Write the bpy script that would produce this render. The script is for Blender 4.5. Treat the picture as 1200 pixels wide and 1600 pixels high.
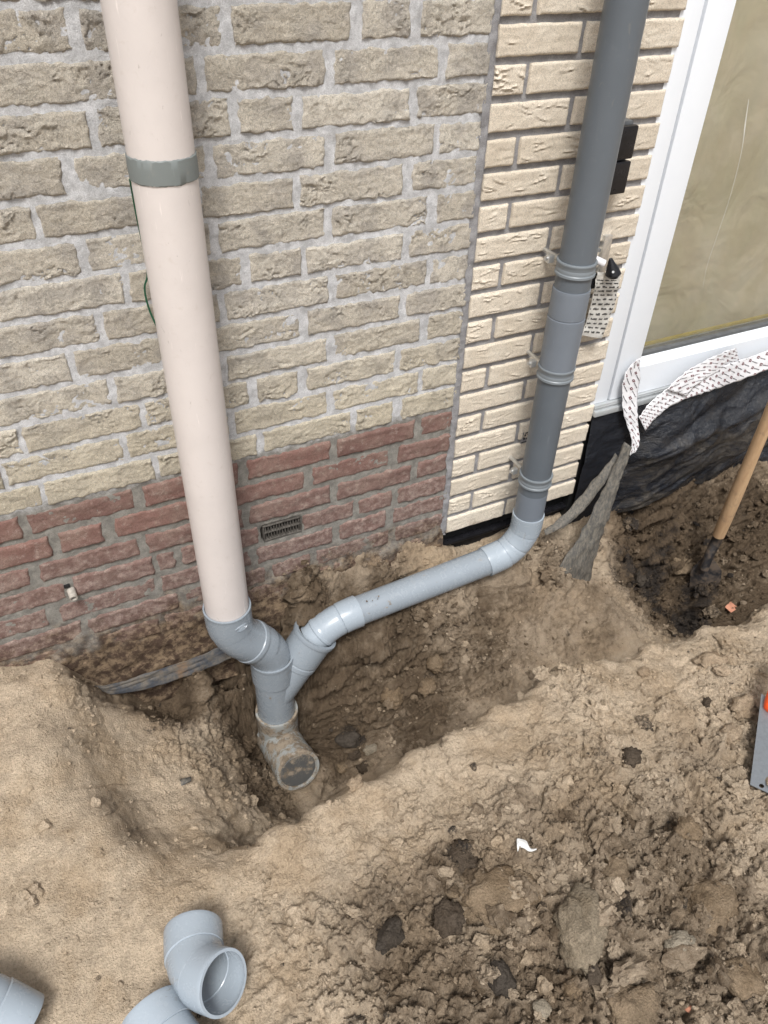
import bpy, bmesh, math, random
import numpy as np

for o in list(bpy.data.objects): bpy.data.objects.remove(o)
SC = bpy.context.scene
COL = SC.collection
random.seed(7)
RNG = np.random.default_rng(11)

# ------------------------------------------------------------------ camera
CAM_ROT = (0.88358069, -0.02857114, -0.45582127)
CAM_LOC = np.array([-0.86183595, -1.31239895, 0.19805438])
cam_d = bpy.data.cameras.new('camera'); cam = bpy.data.objects.new('camera', cam_d); COL.objects.link(cam)
cam.location = CAM_LOC; cam.rotation_euler = CAM_ROT
cam_d.sensor_fit = 'VERTICAL'; cam_d.sensor_height = 24; cam_d.lens = 24*1202/1600
cam_d.clip_start = 0.02; cam_d.clip_end = 400
SC.camera = cam
SC.render.resolution_x = 768; SC.render.resolution_y = 1024

# ------------------------------------------------------------------ world, sun, exposure
SUN_EL, SUN_AZ = math.radians(58), math.radians(205)     # azimuth clockwise from +Y
w = bpy.data.worlds.new('World'); SC.world = w; w.use_nodes = True
nt = w.node_tree; nt.nodes.clear()
sky = nt.nodes.new('ShaderNodeTexSky'); sky.sky_type = 'NISHITA'; sky.sun_disc = False
sky.sun_elevation = SUN_EL; sky.sun_rotation = SUN_AZ
sky.air_density = 1.0; sky.dust_density = 4.0; sky.ozone_density = 1.0
hs = nt.nodes.new('ShaderNodeHueSaturation'); hs.inputs['Saturation'].default_value = 0.30
bg = nt.nodes.new('ShaderNodeBackground'); bg.inputs['Strength'].default_value = 0.105
wo = nt.nodes.new('ShaderNodeOutputWorld')
nt.links.new(sky.outputs[0], hs.inputs['Color']); nt.links.new(hs.outputs[0], bg.inputs['Color']); nt.links.new(bg.outputs[0], wo.inputs['Surface'])
sd = bpy.data.lights.new('sun', 'SUN'); sd.energy = 2.2; sd.angle = math.radians(15); sd.color = (1.0, 0.985, 0.955)
sun = bpy.data.objects.new('sun', sd); COL.objects.link(sun)
sun.rotation_euler = (math.radians(90)-SUN_EL, 0, math.pi-SUN_AZ)
SC.view_settings.view_transform = 'Standard'; SC.view_settings.look = 'None'
SC.view_settings.gamma = 1; SC.view_settings.exposure = 0.6
SC.render.engine = 'CYCLES'
SC.cycles.max_bounces = 6; SC.cycles.diffuse_bounces = 3; SC.cycles.glossy_bounces = 2; SC.cycles.transmission_bounces = 4; SC.cycles.transparent_max_bounces = 6

# ------------------------------------------------------------------ geometry of the site (metres; wall face is the plane y = 0)
def _R(a):
    rx, ry, rz = a; c, s = math.cos, math.sin
    X = np.array([[1,0,0],[0,c(rx),-s(rx)],[0,s(rx),c(rx)]]); Y = np.array([[c(ry),0,s(ry)],[0,1,0],[-s(ry),0,c(ry)]])
    Z = np.array([[c(rz),-s(rz),0],[s(rz),c(rz),0],[0,0,1]]); return Z@Y@X
RM = _R(CAM_ROT)
def ray(x, y): return RM @ np.array([(x-600)/1202, -(y-800)/1202, -1.])
def onY(x, y, Y=0.):
    d = ray(x, y); return CAM_LOC + d*((Y-CAM_LOC[1])/d[1])
def onZ(x, y, Z):
    d = ray(x, y); return CAM_LOC + d*((Z-CAM_LOC[2])/d[2])
def proj(P):
    v = (np.asarray(P, float)-CAM_LOC) @ RM; return 600-1202*v[0]/v[2], 800+1202*v[1]/v[2]
def x_on_wall(px, z):                     # wall coordinate X of a joint seen at pixel column px in the course at height z
    lo, hi = -4., 4.
    for _ in range(50):
        m = (lo+hi)/2
        if proj((m, 0, z))[0] < px: lo = m
        else: hi = m
    return m
def z_on_axis(X, Y, py):
    lo, hi = -3., 1.5
    for _ in range(50):
        m = (lo+hi)/2
        if proj((X, Y, m))[1] > py: lo = m
        else: hi = m
    return m

# ------------------------------------------------------------------ numpy noise
def _h(ix, iy, s):
    n = (ix.astype(np.int64)*374761393 + iy.astype(np.int64)*668265263 + int(s)*974634777) & 0xffffffff
    n = ((n ^ (n >> 13))*1274126177) & 0xffffffff
    n = ((n ^ (n >> 16))*2246822519) & 0xffffffff
    return ((n ^ (n >> 15)) & 0xffffff)/float(0x1000000)
def noise(x, y, s=0):
    ix, iy = np.floor(x), np.floor(y); fx, fy = x-ix, y-iy
    u, v = fx*fx*fx*(fx*(fx*6-15)+10), fy*fy*fy*(fy*(fy*6-15)+10)
    def g(a, b):
        t = _h(ix+a, iy+b, s)*2*math.pi
        return np.cos(t)*(fx-a)+np.sin(t)*(fy-b)
    a = g(0,0)*(1-u)+g(1,0)*u; b = g(0,1)*(1-u)+g(1,1)*u
    return (a*(1-v)+b*v)*1.5
def fbm(x, y, o=4, s=0, gain=.5):
    r = 0; a = 1.; f = 1.
    for i in range(o): r = r+a*noise(x*f, y*f, s+i*17); a *= gain; f *= 2.03
    return r
def worley(x, y, s=0):
    ix, iy = np.floor(x), np.floor(y); f1 = np.full(x.shape, 9.); f2 = f1.copy(); idd = np.zeros(x.shape)
    for a in (-1,0,1):
        for b in (-1,0,1):
            cx, cy = ix+a, iy+b
            d = np.hypot(cx+.1+.8*_h(cx,cy,s)-x, cy+.1+.8*_h(cx,cy,s+5)-y)
            n = d < f1
            f2 = np.where(n, f1, np.minimum(f2, d)); idd = np.where(n, _h(cx,cy,s+9), idd); f1 = np.where(n, d, f1)
    return f1, f2, idd
def sstep(a, b, x):
    t = np.clip((x-a)/(b-a), 0, 1); return t*t*(3-2*t)

# ------------------------------------------------------------------ object helpers
def tag(o, label, cat, group=None, kind=None):
    if label: o['label'] = label
    if cat: o['category'] = cat
    if group: o['group'] = group
    if kind: o['kind'] = kind
    return o
def empty(name, loc, label, cat, group=None):
    o = bpy.data.objects.new(name, None); COL.objects.link(o); o.location = loc; o.empty_display_size = .05
    return tag(o, label, cat, group)
def wloc(o):
    l = np.zeros(3)
    while o is not None: l = l+np.array(o.location); o = o.parent
    return l
def mobj(name, V, F, mat, parent=None, smooth=True, angle=35, origin=None):
    V = np.asarray(V, float)
    if origin is None:
        origin = (V.min(0)+V.max(0))/2; origin[2] = V[:,2].min()
    me = bpy.data.meshes.new(name)
    me.from_pydata((V-origin).tolist(), [], F if isinstance(F, list) else F.tolist()); me.update()
    if smooth:
        me.polygons.foreach_set('use_smooth', [True]*len(me.polygons))
        if angle: me.set_sharp_from_angle(angle=math.radians(angle))
    o = bpy.data.objects.new(name, me); COL.objects.link(o)
    if mat: me.materials.append(mat)
    if parent is not None:
        o.parent = parent; o.location = origin-wloc(parent)
    else: o.location = origin
    return o
def gridfaces(n, m, off=0):
    i = np.arange(n-1)[:,None]; j = np.arange(m-1)[None,:]
    a = (i*m+j).ravel()+off
    return np.stack([a, a+m, a+m+1, a+1], 1)
def sheet(P, thick):                       # grid of points n x m x 3 -> closed thin slab
    P = np.asarray(P, float); n, m = P.shape[:2]
    du = np.gradient(P, axis=0); dv = np.gradient(P, axis=1); N = np.cross(du, dv); N /= np.linalg.norm(N, axis=2, keepdims=True)+1e-12
    V = np.concatenate([P.reshape(-1,3), (P-N*thick).reshape(-1,3)])
    f = gridfaces(n, m); k = n*m
    b = [i*m for i in range(n)]+[(n-1)*m+j for j in range(1,m)]+[i*m+m-1 for i in range(n-2,-1,-1)]+[j for j in range(m-2,0,-1)]
    F = f.tolist()+(f[:,::-1]+k).tolist()+[[b[(i+1)%len(b)], b[i], b[i]+k, b[(i+1)%len(b)]+k] for i in range(len(b))]
    return V, F
def catmull(pts, n):
    pts = [np.asarray(p, float) for p in pts]; out = []
    p = [2*pts[0]-pts[1]]+pts+[2*pts[-1]-pts[-2]]
    for i in range(1, len(p)-2):
        for k in range(n):
            t = k/n; a, b, c, d = p[i-1], p[i], p[i+1], p[i+2]
            out.append(.5*((2*b)+(-a+c)*t+(2*a-5*b+4*c-d)*t*t+(-a+3*b-3*c+d)*t**3))
    out.append(pts[-1]); return np.array(out)
def ribbon(L, Rr, across=6, sub=8, wob=.002, seed=0, thick=.0012):
    A, B = catmull(L, sub), catmull(Rr, sub); n = len(A)
    t = np.linspace(0, 1, across)[None,:,None]; P = A[:,None]*(1-t)+B[:,None]*t
    ii, jj = np.meshgrid(np.arange(n), np.arange(across), indexing='ij')
    P[:,:,1] += wob*fbm(ii*.23+seed*3.1, jj*.5+seed, 3, seed)
    return P
def sweep(path, rad, seg=48, cap0=True, cap1=True):
    path = np.asarray(path, float); n = len(path)
    T = np.gradient(path, axis=0)
    for i in range(n):
        if np.linalg.norm(T[i]) < 1e-7: T[i] = T[i-1]
        T[i] /= np.linalg.norm(T[i])
    u = np.cross(T[0], [0.3,1,0.2]); u /= np.linalg.norm(u); V = []
    a = np.linspace(0, 2*math.pi, seg, endpoint=False)
    for i in range(n):
        u = u-T[i]*np.dot(u, T[i]); u /= np.linalg.norm(u); v = np.cross(T[i], u)
        V.append(path[i]+rad[i]*(np.cos(a)[:,None]*u+np.sin(a)[:,None]*v))
    V = np.concatenate(V); F = []
    for i in range(n-1):
        for j in range(seg):
            k = (j+1) % seg; F.append([i*seg+j, i*seg+k, (i+1)*seg+k, (i+1)*seg+j])
    if cap0: F.append(list(range(seg))[::-1])
    if cap1: F.append([(n-1)*seg+j for j in range(seg)])
    return V, F
def rounded(pts, r, n=10):                 # polyline with rounded corners
    pts = [np.asarray(p, float) for p in pts]; out = [pts[0]]
    for i in range(1, len(pts)-1):
        a, b, c = pts[i-1], pts[i], pts[i+1]
        d1 = (a-b)/np.linalg.norm(a-b); d2 = (c-b)/np.linalg.norm(c-b); rr = min(r, np.linalg.norm(a-b)*.98, np.linalg.norm(c-b)*.98)
        p, q = b+d1*rr, b+d2*rr
        for k in range(n+1):
            t = k/n; out.append((1-t)**2*p+2*t*(1-t)*b+t*t*q)
    out.append(pts[-1]); return np.array(out)
def along(path, s):                        # points at arc lengths s
    d = np.concatenate([[0], np.cumsum(np.linalg.norm(np.diff(path, axis=0), axis=1))])
    s = np.clip(s, 0, d[-1]); return np.stack([np.interp(s, d, path[:,k]) for k in range(3)], 1), d[-1]
def profile(path, prof, fine=.006, seg=48, wall=None, **k):
    """prof: list of (fraction or metre s, radius); steps keep sharp. wall: thickness for an open end at both ends"""
    _, L = along(path, np.array([0.])); S, Rr = [], []
    for (s0, r0), (s1, r1) in zip(prof[:-1], prof[1:]):
        m = max(1, int((s1-s0)*L/fine))
        for q in range(m): S.append(s0+(s1-s0)*q/m); Rr.append(r0+(r1-r0)*q/m)
    S.append(prof[-1][0]); Rr.append(prof[-1][1])
    S = np.array(S)*L; P, _ = along(path, S)
    Tn = np.gradient(along(path, np.linspace(0, L, 200))[0], axis=0)
    if wall:
        ri = min(r for _, r in prof)-wall
        P = np.concatenate([P, P[::-1]]); Rr = Rr+[max(ri, r-wall*1.4) for r in Rr[::-1]]
        return sweep_dir(P, Rr, path, seg, closed=True)
    return sweep_dir(P, Rr, path, seg, **k)
def sweep_dir(P, Rr, path, seg, closed=False, cap0=True, cap1=True):
    """sweep with tangents taken from the guide path so that coincident rings (steps) stay flat"""
    Tp = np.gradient(path, axis=0); Tp /= np.linalg.norm(Tp, axis=1, keepdims=True)
    n = len(P); V = []; a = np.linspace(0, 2*math.pi, seg, endpoint=False); u0 = np.array([.31,.87,.19])
    ref = None
    fr = []
    u = np.cross(Tp[0], u0); u /= np.linalg.norm(u)
    for t in Tp:
        u = u-t*np.dot(u, t); u /= np.linalg.norm(u); fr.append(u.copy())
    d = np.concatenate([[0], np.cumsum(np.linalg.norm(np.diff(path, axis=0), axis=1))])
    for i in range(n):
        k = int(np.argmin(np.linalg.norm(path-P[i], axis=1)))
        k0 = max(0, min(len(path)-2, k if k == 0 or np.linalg.norm(path[min(k+1,len(path)-1)]-P[i]) < np.linalg.norm(path[k-1]-P[i]) else k-1))
        seglen = max(1e-9, np.linalg.norm(path[k0+1]-path[k0])); f = min(1, max(0, np.linalg.norm(P[i]-path[k0])/seglen))
        t = Tp[k0]*(1-f)+Tp[k0+1]*f; t /= np.linalg.norm(t)
        u = fr[k0]*(1-f)+fr[k0+1]*f; u = u-t*np.dot(u, t); u /= np.linalg.norm(u); v = np.cross(t, u)
        V.append(P[i]+Rr[i]*(np.cos(a)[:,None]*u+np.sin(a)[:,None]*v))
    V = np.concatenate(V); F = []
    rng = n if closed else n-1
    for i in range(rng):
        i2 = (i+1) % n
        for j in range(seg):
            k = (j+1) % seg; F.append([i*seg+j, i*seg+k, i2*seg+k, i2*seg+j])
    if not closed:
        if cap0: F.append(list(range(seg))[::-1])
        if cap1: F.append([(n-1)*seg+j for j in range(seg)])
    return V, F
def boxv(x0, x1, y0, y1, z0, z1, bev=.002):
    bm = bmesh.new(); bmesh.ops.create_cube(bm, size=1)
    for v in bm.verts: v.co = ((x0+x1)/2+v.co.x*(x1-x0), (y0+y1)/2+v.co.y*(y1-y0), (z0+z1)/2+v.co.z*(z1-z0))
    if bev: bmesh.ops.bevel(bm, geom=bm.edges[:], offset=bev, segments=2, affect='EDGES', profile=.6)
    bm.verts.ensure_lookup_table(); V = [tuple(v.co) for v in bm.verts]; F = [[v.index for v in f.verts] for f in bm.faces]; bm.free()
    return np.array(V), F
def merge(parts):
    V, F, o = [], [], 0
    for v, f in parts:
        V.append(np.asarray(v, float)); f = f if isinstance(f, list) else f.tolist()
        F += [[i+o for i in q] for q in f]; o += len(v)
    return np.concatenate(V), F

# ------------------------------------------------------------------ materials
class NT:
    def __init__(s, name):
        s.m = bpy.data.materials.new(name); s.m.use_nodes = True; s.t = s.m.node_tree; s.t.nodes.clear()
        s.out = s.n('ShaderNodeOutputMaterial'); s.p = s.n('ShaderNodeBsdfPrincipled'); s.l(s.p.outputs[0], s.out.inputs[0])
        s.pos = s.n('ShaderNodeNewGeometry').outputs['Position']
    def n(s, t, **k):
        x = s.t.nodes.new(t)
        for a, b in k.items(): setattr(x, a, b)
        return x
    def l(s, a, b): s.t.links.new(a, b)
    def val(s, i, v):
        if hasattr(v, 'is_linked') or isinstance(v, bpy.types.NodeSocket): s.l(v, i)
        else: i.default_value = v
    def noise(s, scale, detail=4, rough=.55, vec=None, dist=0., stretch=None):
        x = s.n('ShaderNodeTexNoise'); x.inputs['Scale'].default_value = scale; x.inputs['Detail'].default_value = detail
        x.inputs['Roughness'].default_value = rough; x.inputs['Distortion'].default_value = dist
        v = vec or s.pos
        if stretch:
            mp = s.n('ShaderNodeMapping'); mp.inputs['Scale'].default_value = stretch; s.l(v, mp.inputs['Vector']); v = mp.outputs[0]
        s.l(v, x.inputs['Vector']); return x.outputs['Fac']
    def voro(s, scale, feature='F1', rnd=1., vec=None):
        x = s.n('ShaderNodeTexVoronoi', feature=feature); x.inputs['Scale'].default_value = scale; x.inputs['Randomness'].default_value = rnd
        s.l(vec or s.pos, x.inputs['Vector']); return x.outputs['Distance']
    def ramp(s, fac, a, b, lo=0., hi=1.):
        x = s.n('ShaderNodeMapRange', interpolation_type='SMOOTHSTEP'); s.l(fac, x.inputs[0])
        x.inputs[1].default_value = a; x.inputs[2].default_value = b; x.inputs[3].default_value = lo; x.inputs[4].default_value = hi; return x.outputs[0]
    def mix(s, f, a, b, mode='MIX'):
        x = s.n('ShaderNodeMix', data_type='RGBA', blend_type=mode); s.val(x.inputs['Factor'], f)
        for i, c in ((6, a), (7, b)):
            if isinstance(c, tuple): x.inputs[i].default_value = (*c, 1)
            else: s.l(c, x.inputs[i])
        return x.outputs[2]
    def math(s, op, a, b=0.):
        x = s.n('ShaderNodeMath', operation=op); s.val(x.inputs[0], a); s.val(x.inputs[1], b); return x.outputs[0]
    def bump(s, h, dist, strength=1., nrm=None):
        x = s.n('ShaderNodeBump'); x.inputs['Distance'].default_value = dist; x.inputs['Strength'].default_value = strength; s.l(h, x.inputs['Height'])
        if nrm: s.l(nrm, x.inputs['Normal'])
        return x.outputs[0]
    def attr(s, name):
        x = s.n('ShaderNodeAttribute'); x.attribute_name = name; return x.outputs['Fac']
    def sep(s, axis='Z'):
        x = s.n('ShaderNodeSeparateXYZ'); s.l(s.pos, x.inputs[0]); return x.outputs[axis]
    def rnd(s): return s.n('ShaderNodeObjectInfo').outputs['Random']
    def done(s, col, rough=.8, nrm=None, spec=.3, metal=0.):
        if isinstance(col, tuple): s.p.inputs['Base Color'].default_value = (*col, 1)
        else: s.l(col, s.p.inputs['Base Color'])
        s.val(s.p.inputs['Roughness'], rough); s.p.inputs['Specular IOR Level'].default_value = spec; s.p.inputs['Metallic'].default_value = metal
        if nrm: s.l(nrm, s.p.inputs['Normal'])
        return s.m
SOIL = (.215, .145, .088)

def m_soil(name, use_attr=True, light=(.57,.46,.34), damp_shade=(.128,.093,.062), peat=(.034,.030,.028)):
    t = NT(name)
    mid = t.noise(30, 4, .7); fine = t.noise(230, 4, .75); grain = t.noise(1100, 1, .6)
    big = t.noise(7, 5, .65)
    c = t.mix(t.ramp(mid, .36, .64), tuple(x*.80 for x in light), tuple(min(1, x*1.06) for x in light)); c = t.mix(t.ramp(big, .42, .66, 0, .6), c, tuple(x*y for x, y in zip(light, (.66,.60,.52))))
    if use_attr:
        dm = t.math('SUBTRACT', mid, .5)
        dmp_shade = t.math('ADD', t.attr('damp_shade'), t.math('ADD', t.math('MULTIPLY', dm, 1.3), t.math('MULTIPLY', t.math('SUBTRACT', fine, .5), .9)))
        c = t.mix(t.ramp(dmp_shade, .05, 1.0), c, damp_shade)  # darkens for moist soil and for shade painted into the trench
        pt = t.math('ADD', t.attr('peat'), t.math('ADD', t.math('MULTIPLY', dm, 1.6), t.math('MULTIPLY', t.math('SUBTRACT', fine, .5), 1.4)))
        c = t.mix(t.ramp(pt, .30, .85, 0, .92), c, peat)
    sp = t.math('MULTIPLY', t.ramp(fine, .3, .68, .76, 1.16), t.ramp(grain, .25, .75, .80, 1.20))
    cs = t.n('ShaderNodeCombineXYZ')
    for i in range(3): t.l(sp, cs.inputs[i])
    c = t.mix(1., c, cs.outputs[0], 'MULTIPLY')
    b = t.bump(t.math('ADD', t.math('ADD', fine, t.math('MULTIPLY', grain, .30)), t.math('MULTIPLY', t.voro(300), -.32)), .0075, .9)
    return t.done(c, .95, b, .08)

def m_brick(name, kind):
    t = NT(name); r = t.rnd(); z = t.sep('Z')
    big = t.noise(14, 4, .6); mid = t.noise(60, 5, .7); fine = t.noise(700, 3, .7)
    if kind == 'old':
        c = t.mix(r, (.63,.57,.475), (.80,.74,.64))
        c = t.mix(t.ramp(big, .42, .66, 0, .85), c, (.50,.46,.41))
        c = t.mix(t.ramp(mid, .5, .75, 0, .7), c, (.78,.71,.61))
        yel = t.ramp(z, -.45, -.72, 0, .38); c = t.mix(yel, c, (.74,.645,.45))
        ck = t.math('ABSOLUTE', t.math('SUBTRACT', t.noise(46, 3, .6, dist=1.6, stretch=(1,1,1.8)), .5)); ck = t.math('MULTIPLY', t.ramp(ck, .0, .022, 1, 0), t.ramp(t.noise(20, 2), .47, .60))
        bmp = t.bump(t.math('SUBTRACT', t.noise(240, 5, .85, dist=.6), t.math('MULTIPLY', ck, .55)), .009, .95)
    elif kind == 'red':
        c = t.mix(r, (.17,.102,.088), (.235,.132,.11))
        c = t.mix(t.ramp(big, .4, .68, 0, .8), c, (.25,.175,.145))
        c = t.mix(t.ramp(mid, .52, .72, 0, .55), c, (.40,.335,.29))
        low = t.ramp(t.math('ADD', z, t.math('MULTIPLY', t.math('SUBTRACT', t.noise(7, 4), .5), .25)), -.80, -1.02, 0, .62)
        c = t.mix(low, c, t.mix(t.ramp(mid, .4, .6), (.155,.108,.095), (.31,.245,.215)))
        bmp = t.bump(t.noise(240, 5, .8), .005, .7)
    else:
        x = t.sep('X')
        c = t.mix(r, (.56,.49,.395), (.68,.61,.51))
        c = t.mix(t.ramp(big, .45, .7, 0, .5), c, (.70,.64,.545))
        gr = t.noise(520, 3, .8)
        c = t.mix(t.math('MULTIPLY', t.ramp(gr, .53, .62), t.ramp(r, .35, .8, .1, .6)), c, (.36,.28,.20))
        bmp = t.bump(gr, .0035, .6)
    # splashes of earth near the trench
    e = t.math('ADD', z, t.math('MULTIPLY', t.math('SUBTRACT', t.noise(16, 6, .7), .5), .32))
    f = t.ramp(e, *((-1.06, -1.20) if kind != 'new' else (-1.14, -1.24)), 0, .95)
    c = t.mix(f, c, t.mix(t.ramp(mid, .4, .65), (.075,.048,.034), (.26,.185,.12)))
    sp = t.math('MULTIPLY', t.ramp(fine, .3, .7, .74, 1.24), t.ramp(t.noise(230, 3, .8), .34, .5, .80, 1.04)); cs = t.n('ShaderNodeCombineXYZ')
    for i in range(3): t.l(sp, cs.inputs[i])
    return t.done(t.mix(1., c, cs.outputs[0], 'MULTIPLY'), .9, bmp, .15)

def m_mortar(name, kind):
    t = NT(name); z = t.sep('Z'); mid = t.noise(45, 5, .7); fine = t.noise(600, 4, .75)
    if kind == 'old':
        zz = t.math('ADD', z, t.math('MULTIPLY', t.math('SUBTRACT', mid, .5), .03))
        up = t.mix(t.ramp(mid, .35, .65), (.45,.452,.46), (.66,.663,.675))
        low = t.mix(t.ramp(mid, .35, .65), (.20,.19,.172), (.31,.295,.265))
        c = t.mix(t.ramp(zz, -.735, -.765), up, low)
    else:
        c = t.mix(t.ramp(mid, .35, .65), (.26,.255,.262), (.35,.345,.352))
    e = t.math('ADD', z, t.math('MULTIPLY', t.math('SUBTRACT', t.noise(16, 6, .7), .5), .32))
    c = t.mix(t.ramp(e, *((-1.05, -1.19) if kind == 'old' else (-1.15, -1.25)), 0, .97), c, t.mix(t.ramp(mid, .4, .65), (.07,.045,.032), (.27,.195,.125)))
    sp = t.ramp(fine, .3, .7, .78, 1.2); cs = t.n('ShaderNodeCombineXYZ')
    for i in range(3): t.l(sp, cs.inputs[i])
    return t.done(t.mix(1., c, cs.outputs[0], 'MULTIPLY'), .95, t.bump(fine, .004, .8), .1)

def m_pvc(name, col, rough=.38, dirt=.25, mud=None, spec=.45, dirtcol=(.36,.30,.23)):
    t = NT(name); n1 = t.noise(9, 5, .6); n2 = t.noise(55, 5, .7, dist=.5)
    c = t.mix(t.ramp(n1, .4, .65, 0, .35), col, tuple(x*.86 for x in col))
    c = t.mix(t.ramp(n2, .56, .75, 0, dirt), c, dirtcol)
    sc = t.noise(160, 3, .6, stretch=(1, 1, .08)); c = t.mix(t.ramp(sc, .66, .74, 0, .35), c, tuple(min(1, x*1.5) for x in col))
    spk = t.ramp(t.voro(70), .0, .07, .9, 0); c = t.mix(t.math('MULTIPLY', spk, t.ramp(n2, .5, .58)), c, (.07,.055,.045))
    sf = t.ramp(t.noise(38, 5, .75, dist=1.5, stretch=(1.6,1.6,.5)), .635, .72, 0, .5); c = t.mix(sf, c, tuple(x*.55 for x in dirtcol))
    rr = t.ramp(n2, .4, .7, rough, rough+.12)
    if mud:
        mm = t.ramp(t.noise(26, 6, .7), *mud); c = t.mix(mm, c, t.mix(t.ramp(n2, .4, .6), (.15,.118,.085), (.27,.22,.165)))
        rr = t.math('MAXIMUM', rr, t.math('MULTIPLY', mm, .9))
    return t.done(c, rr, t.bump(t.noise(260, 3), .0006, .25), spec)
def m_plain(name, col, rough=.5, spec=.4, metal=0., var=.15, scale=40, bump=.0):
    t = NT(name); n = t.noise(scale, 5, .65)
    c = t.mix(t.ramp(n, .35, .68), tuple(min(1, x*(1+var)) for x in col), tuple(x*(1-var) for x in col))
    return t.done(c, t.ramp(n, .3, .7, max(.02, rough-.08), min(1, rough+.1)), t.bump(n, bump, .6) if bump else None, spec, metal)

M = {}
M['soil'] = m_soil('soil')
M['crumb'] = m_soil('soil_crumbs')
M['clod_tan'] = m_soil('clod_tan', False, (.285,.215,.145))
M['clod_dark'] = m_soil('clod_dark', False, (.115,.09,.068))
M['clod_grey'] = m_soil('clod_grey', False, (.33,.285,.22))
M['clod_pale'] = m_soil('clod_pale', False, (.31,.255,.185))
M['clod_sand'] = m_soil('clod_sand', False, (.47,.365,.26))
M['clod_black'] = m_soil('clod_black', False, (.085,.071,.058))
M['old'] = m_brick('old_brick', 'old'); M['red'] = m_brick('red_brick', 'red'); M['new'] = m_brick('cream_brick', 'new')
M['mortar_old'] = m_mortar('pale_mortar', 'old'); M['mortar_new'] = m_mortar('grey_mortar', 'new')
M['cream'] = m_pvc('cream_pipe', (.60,.552,.53), .33, .30, dirtcol=(.46,.40,.35))
M['putty'] = m_pvc('grey_putty', (.17,.19,.187), .5, .2)
M['pvc'] = m_pvc('grey_pvc', (.25,.284,.318), .22, .08, (.63, .72))
M['pvc_new'] = m_pvc('grey_pvc_clean', (.315,.36,.405), .21, .08)
M['pvc_dark'] = m_pvc('dark_grey_pvc', (.104,.120,.138), .34, .06, dirtcol=(.3,.3,.29))
M['pvc_mid'] = m_pvc('mid_grey_pvc', (.155,.177,.207), .38, .06, dirtcol=(.3,.3,.29))
M['clampring'] = m_pvc('clamp_grey', (.175,.197,.215), .38, .06)
M['pvc_muddy'] = m_pvc('muddy_pvc', (.29,.30,.29), .45, .3, (.41, .53))
M['cap'] = m_pvc('muddy_cap', (.075,.075,.073), .6, .3, (.47, .62))
M['zinc'] = m_plain('zinc', (.62,.62,.61), .35, .5, .85, .12, 90)
M['black_plastic'] = m_plain('black_plastic', (.010,.010,.012), .32, .3, 0, .3, 60)
M['white_frame'] = m_plain('white_upvc', (.80,.83,.87), .3, .45, 0, .02, 30)
M['gasket'] = m_plain('grey_gasket', (.09,.095,.10), .5, .4)
M['sill'] = m_plain('grey_aluminium', (.42,.44,.45), .38, .5, .3, .06, 30)

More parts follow.
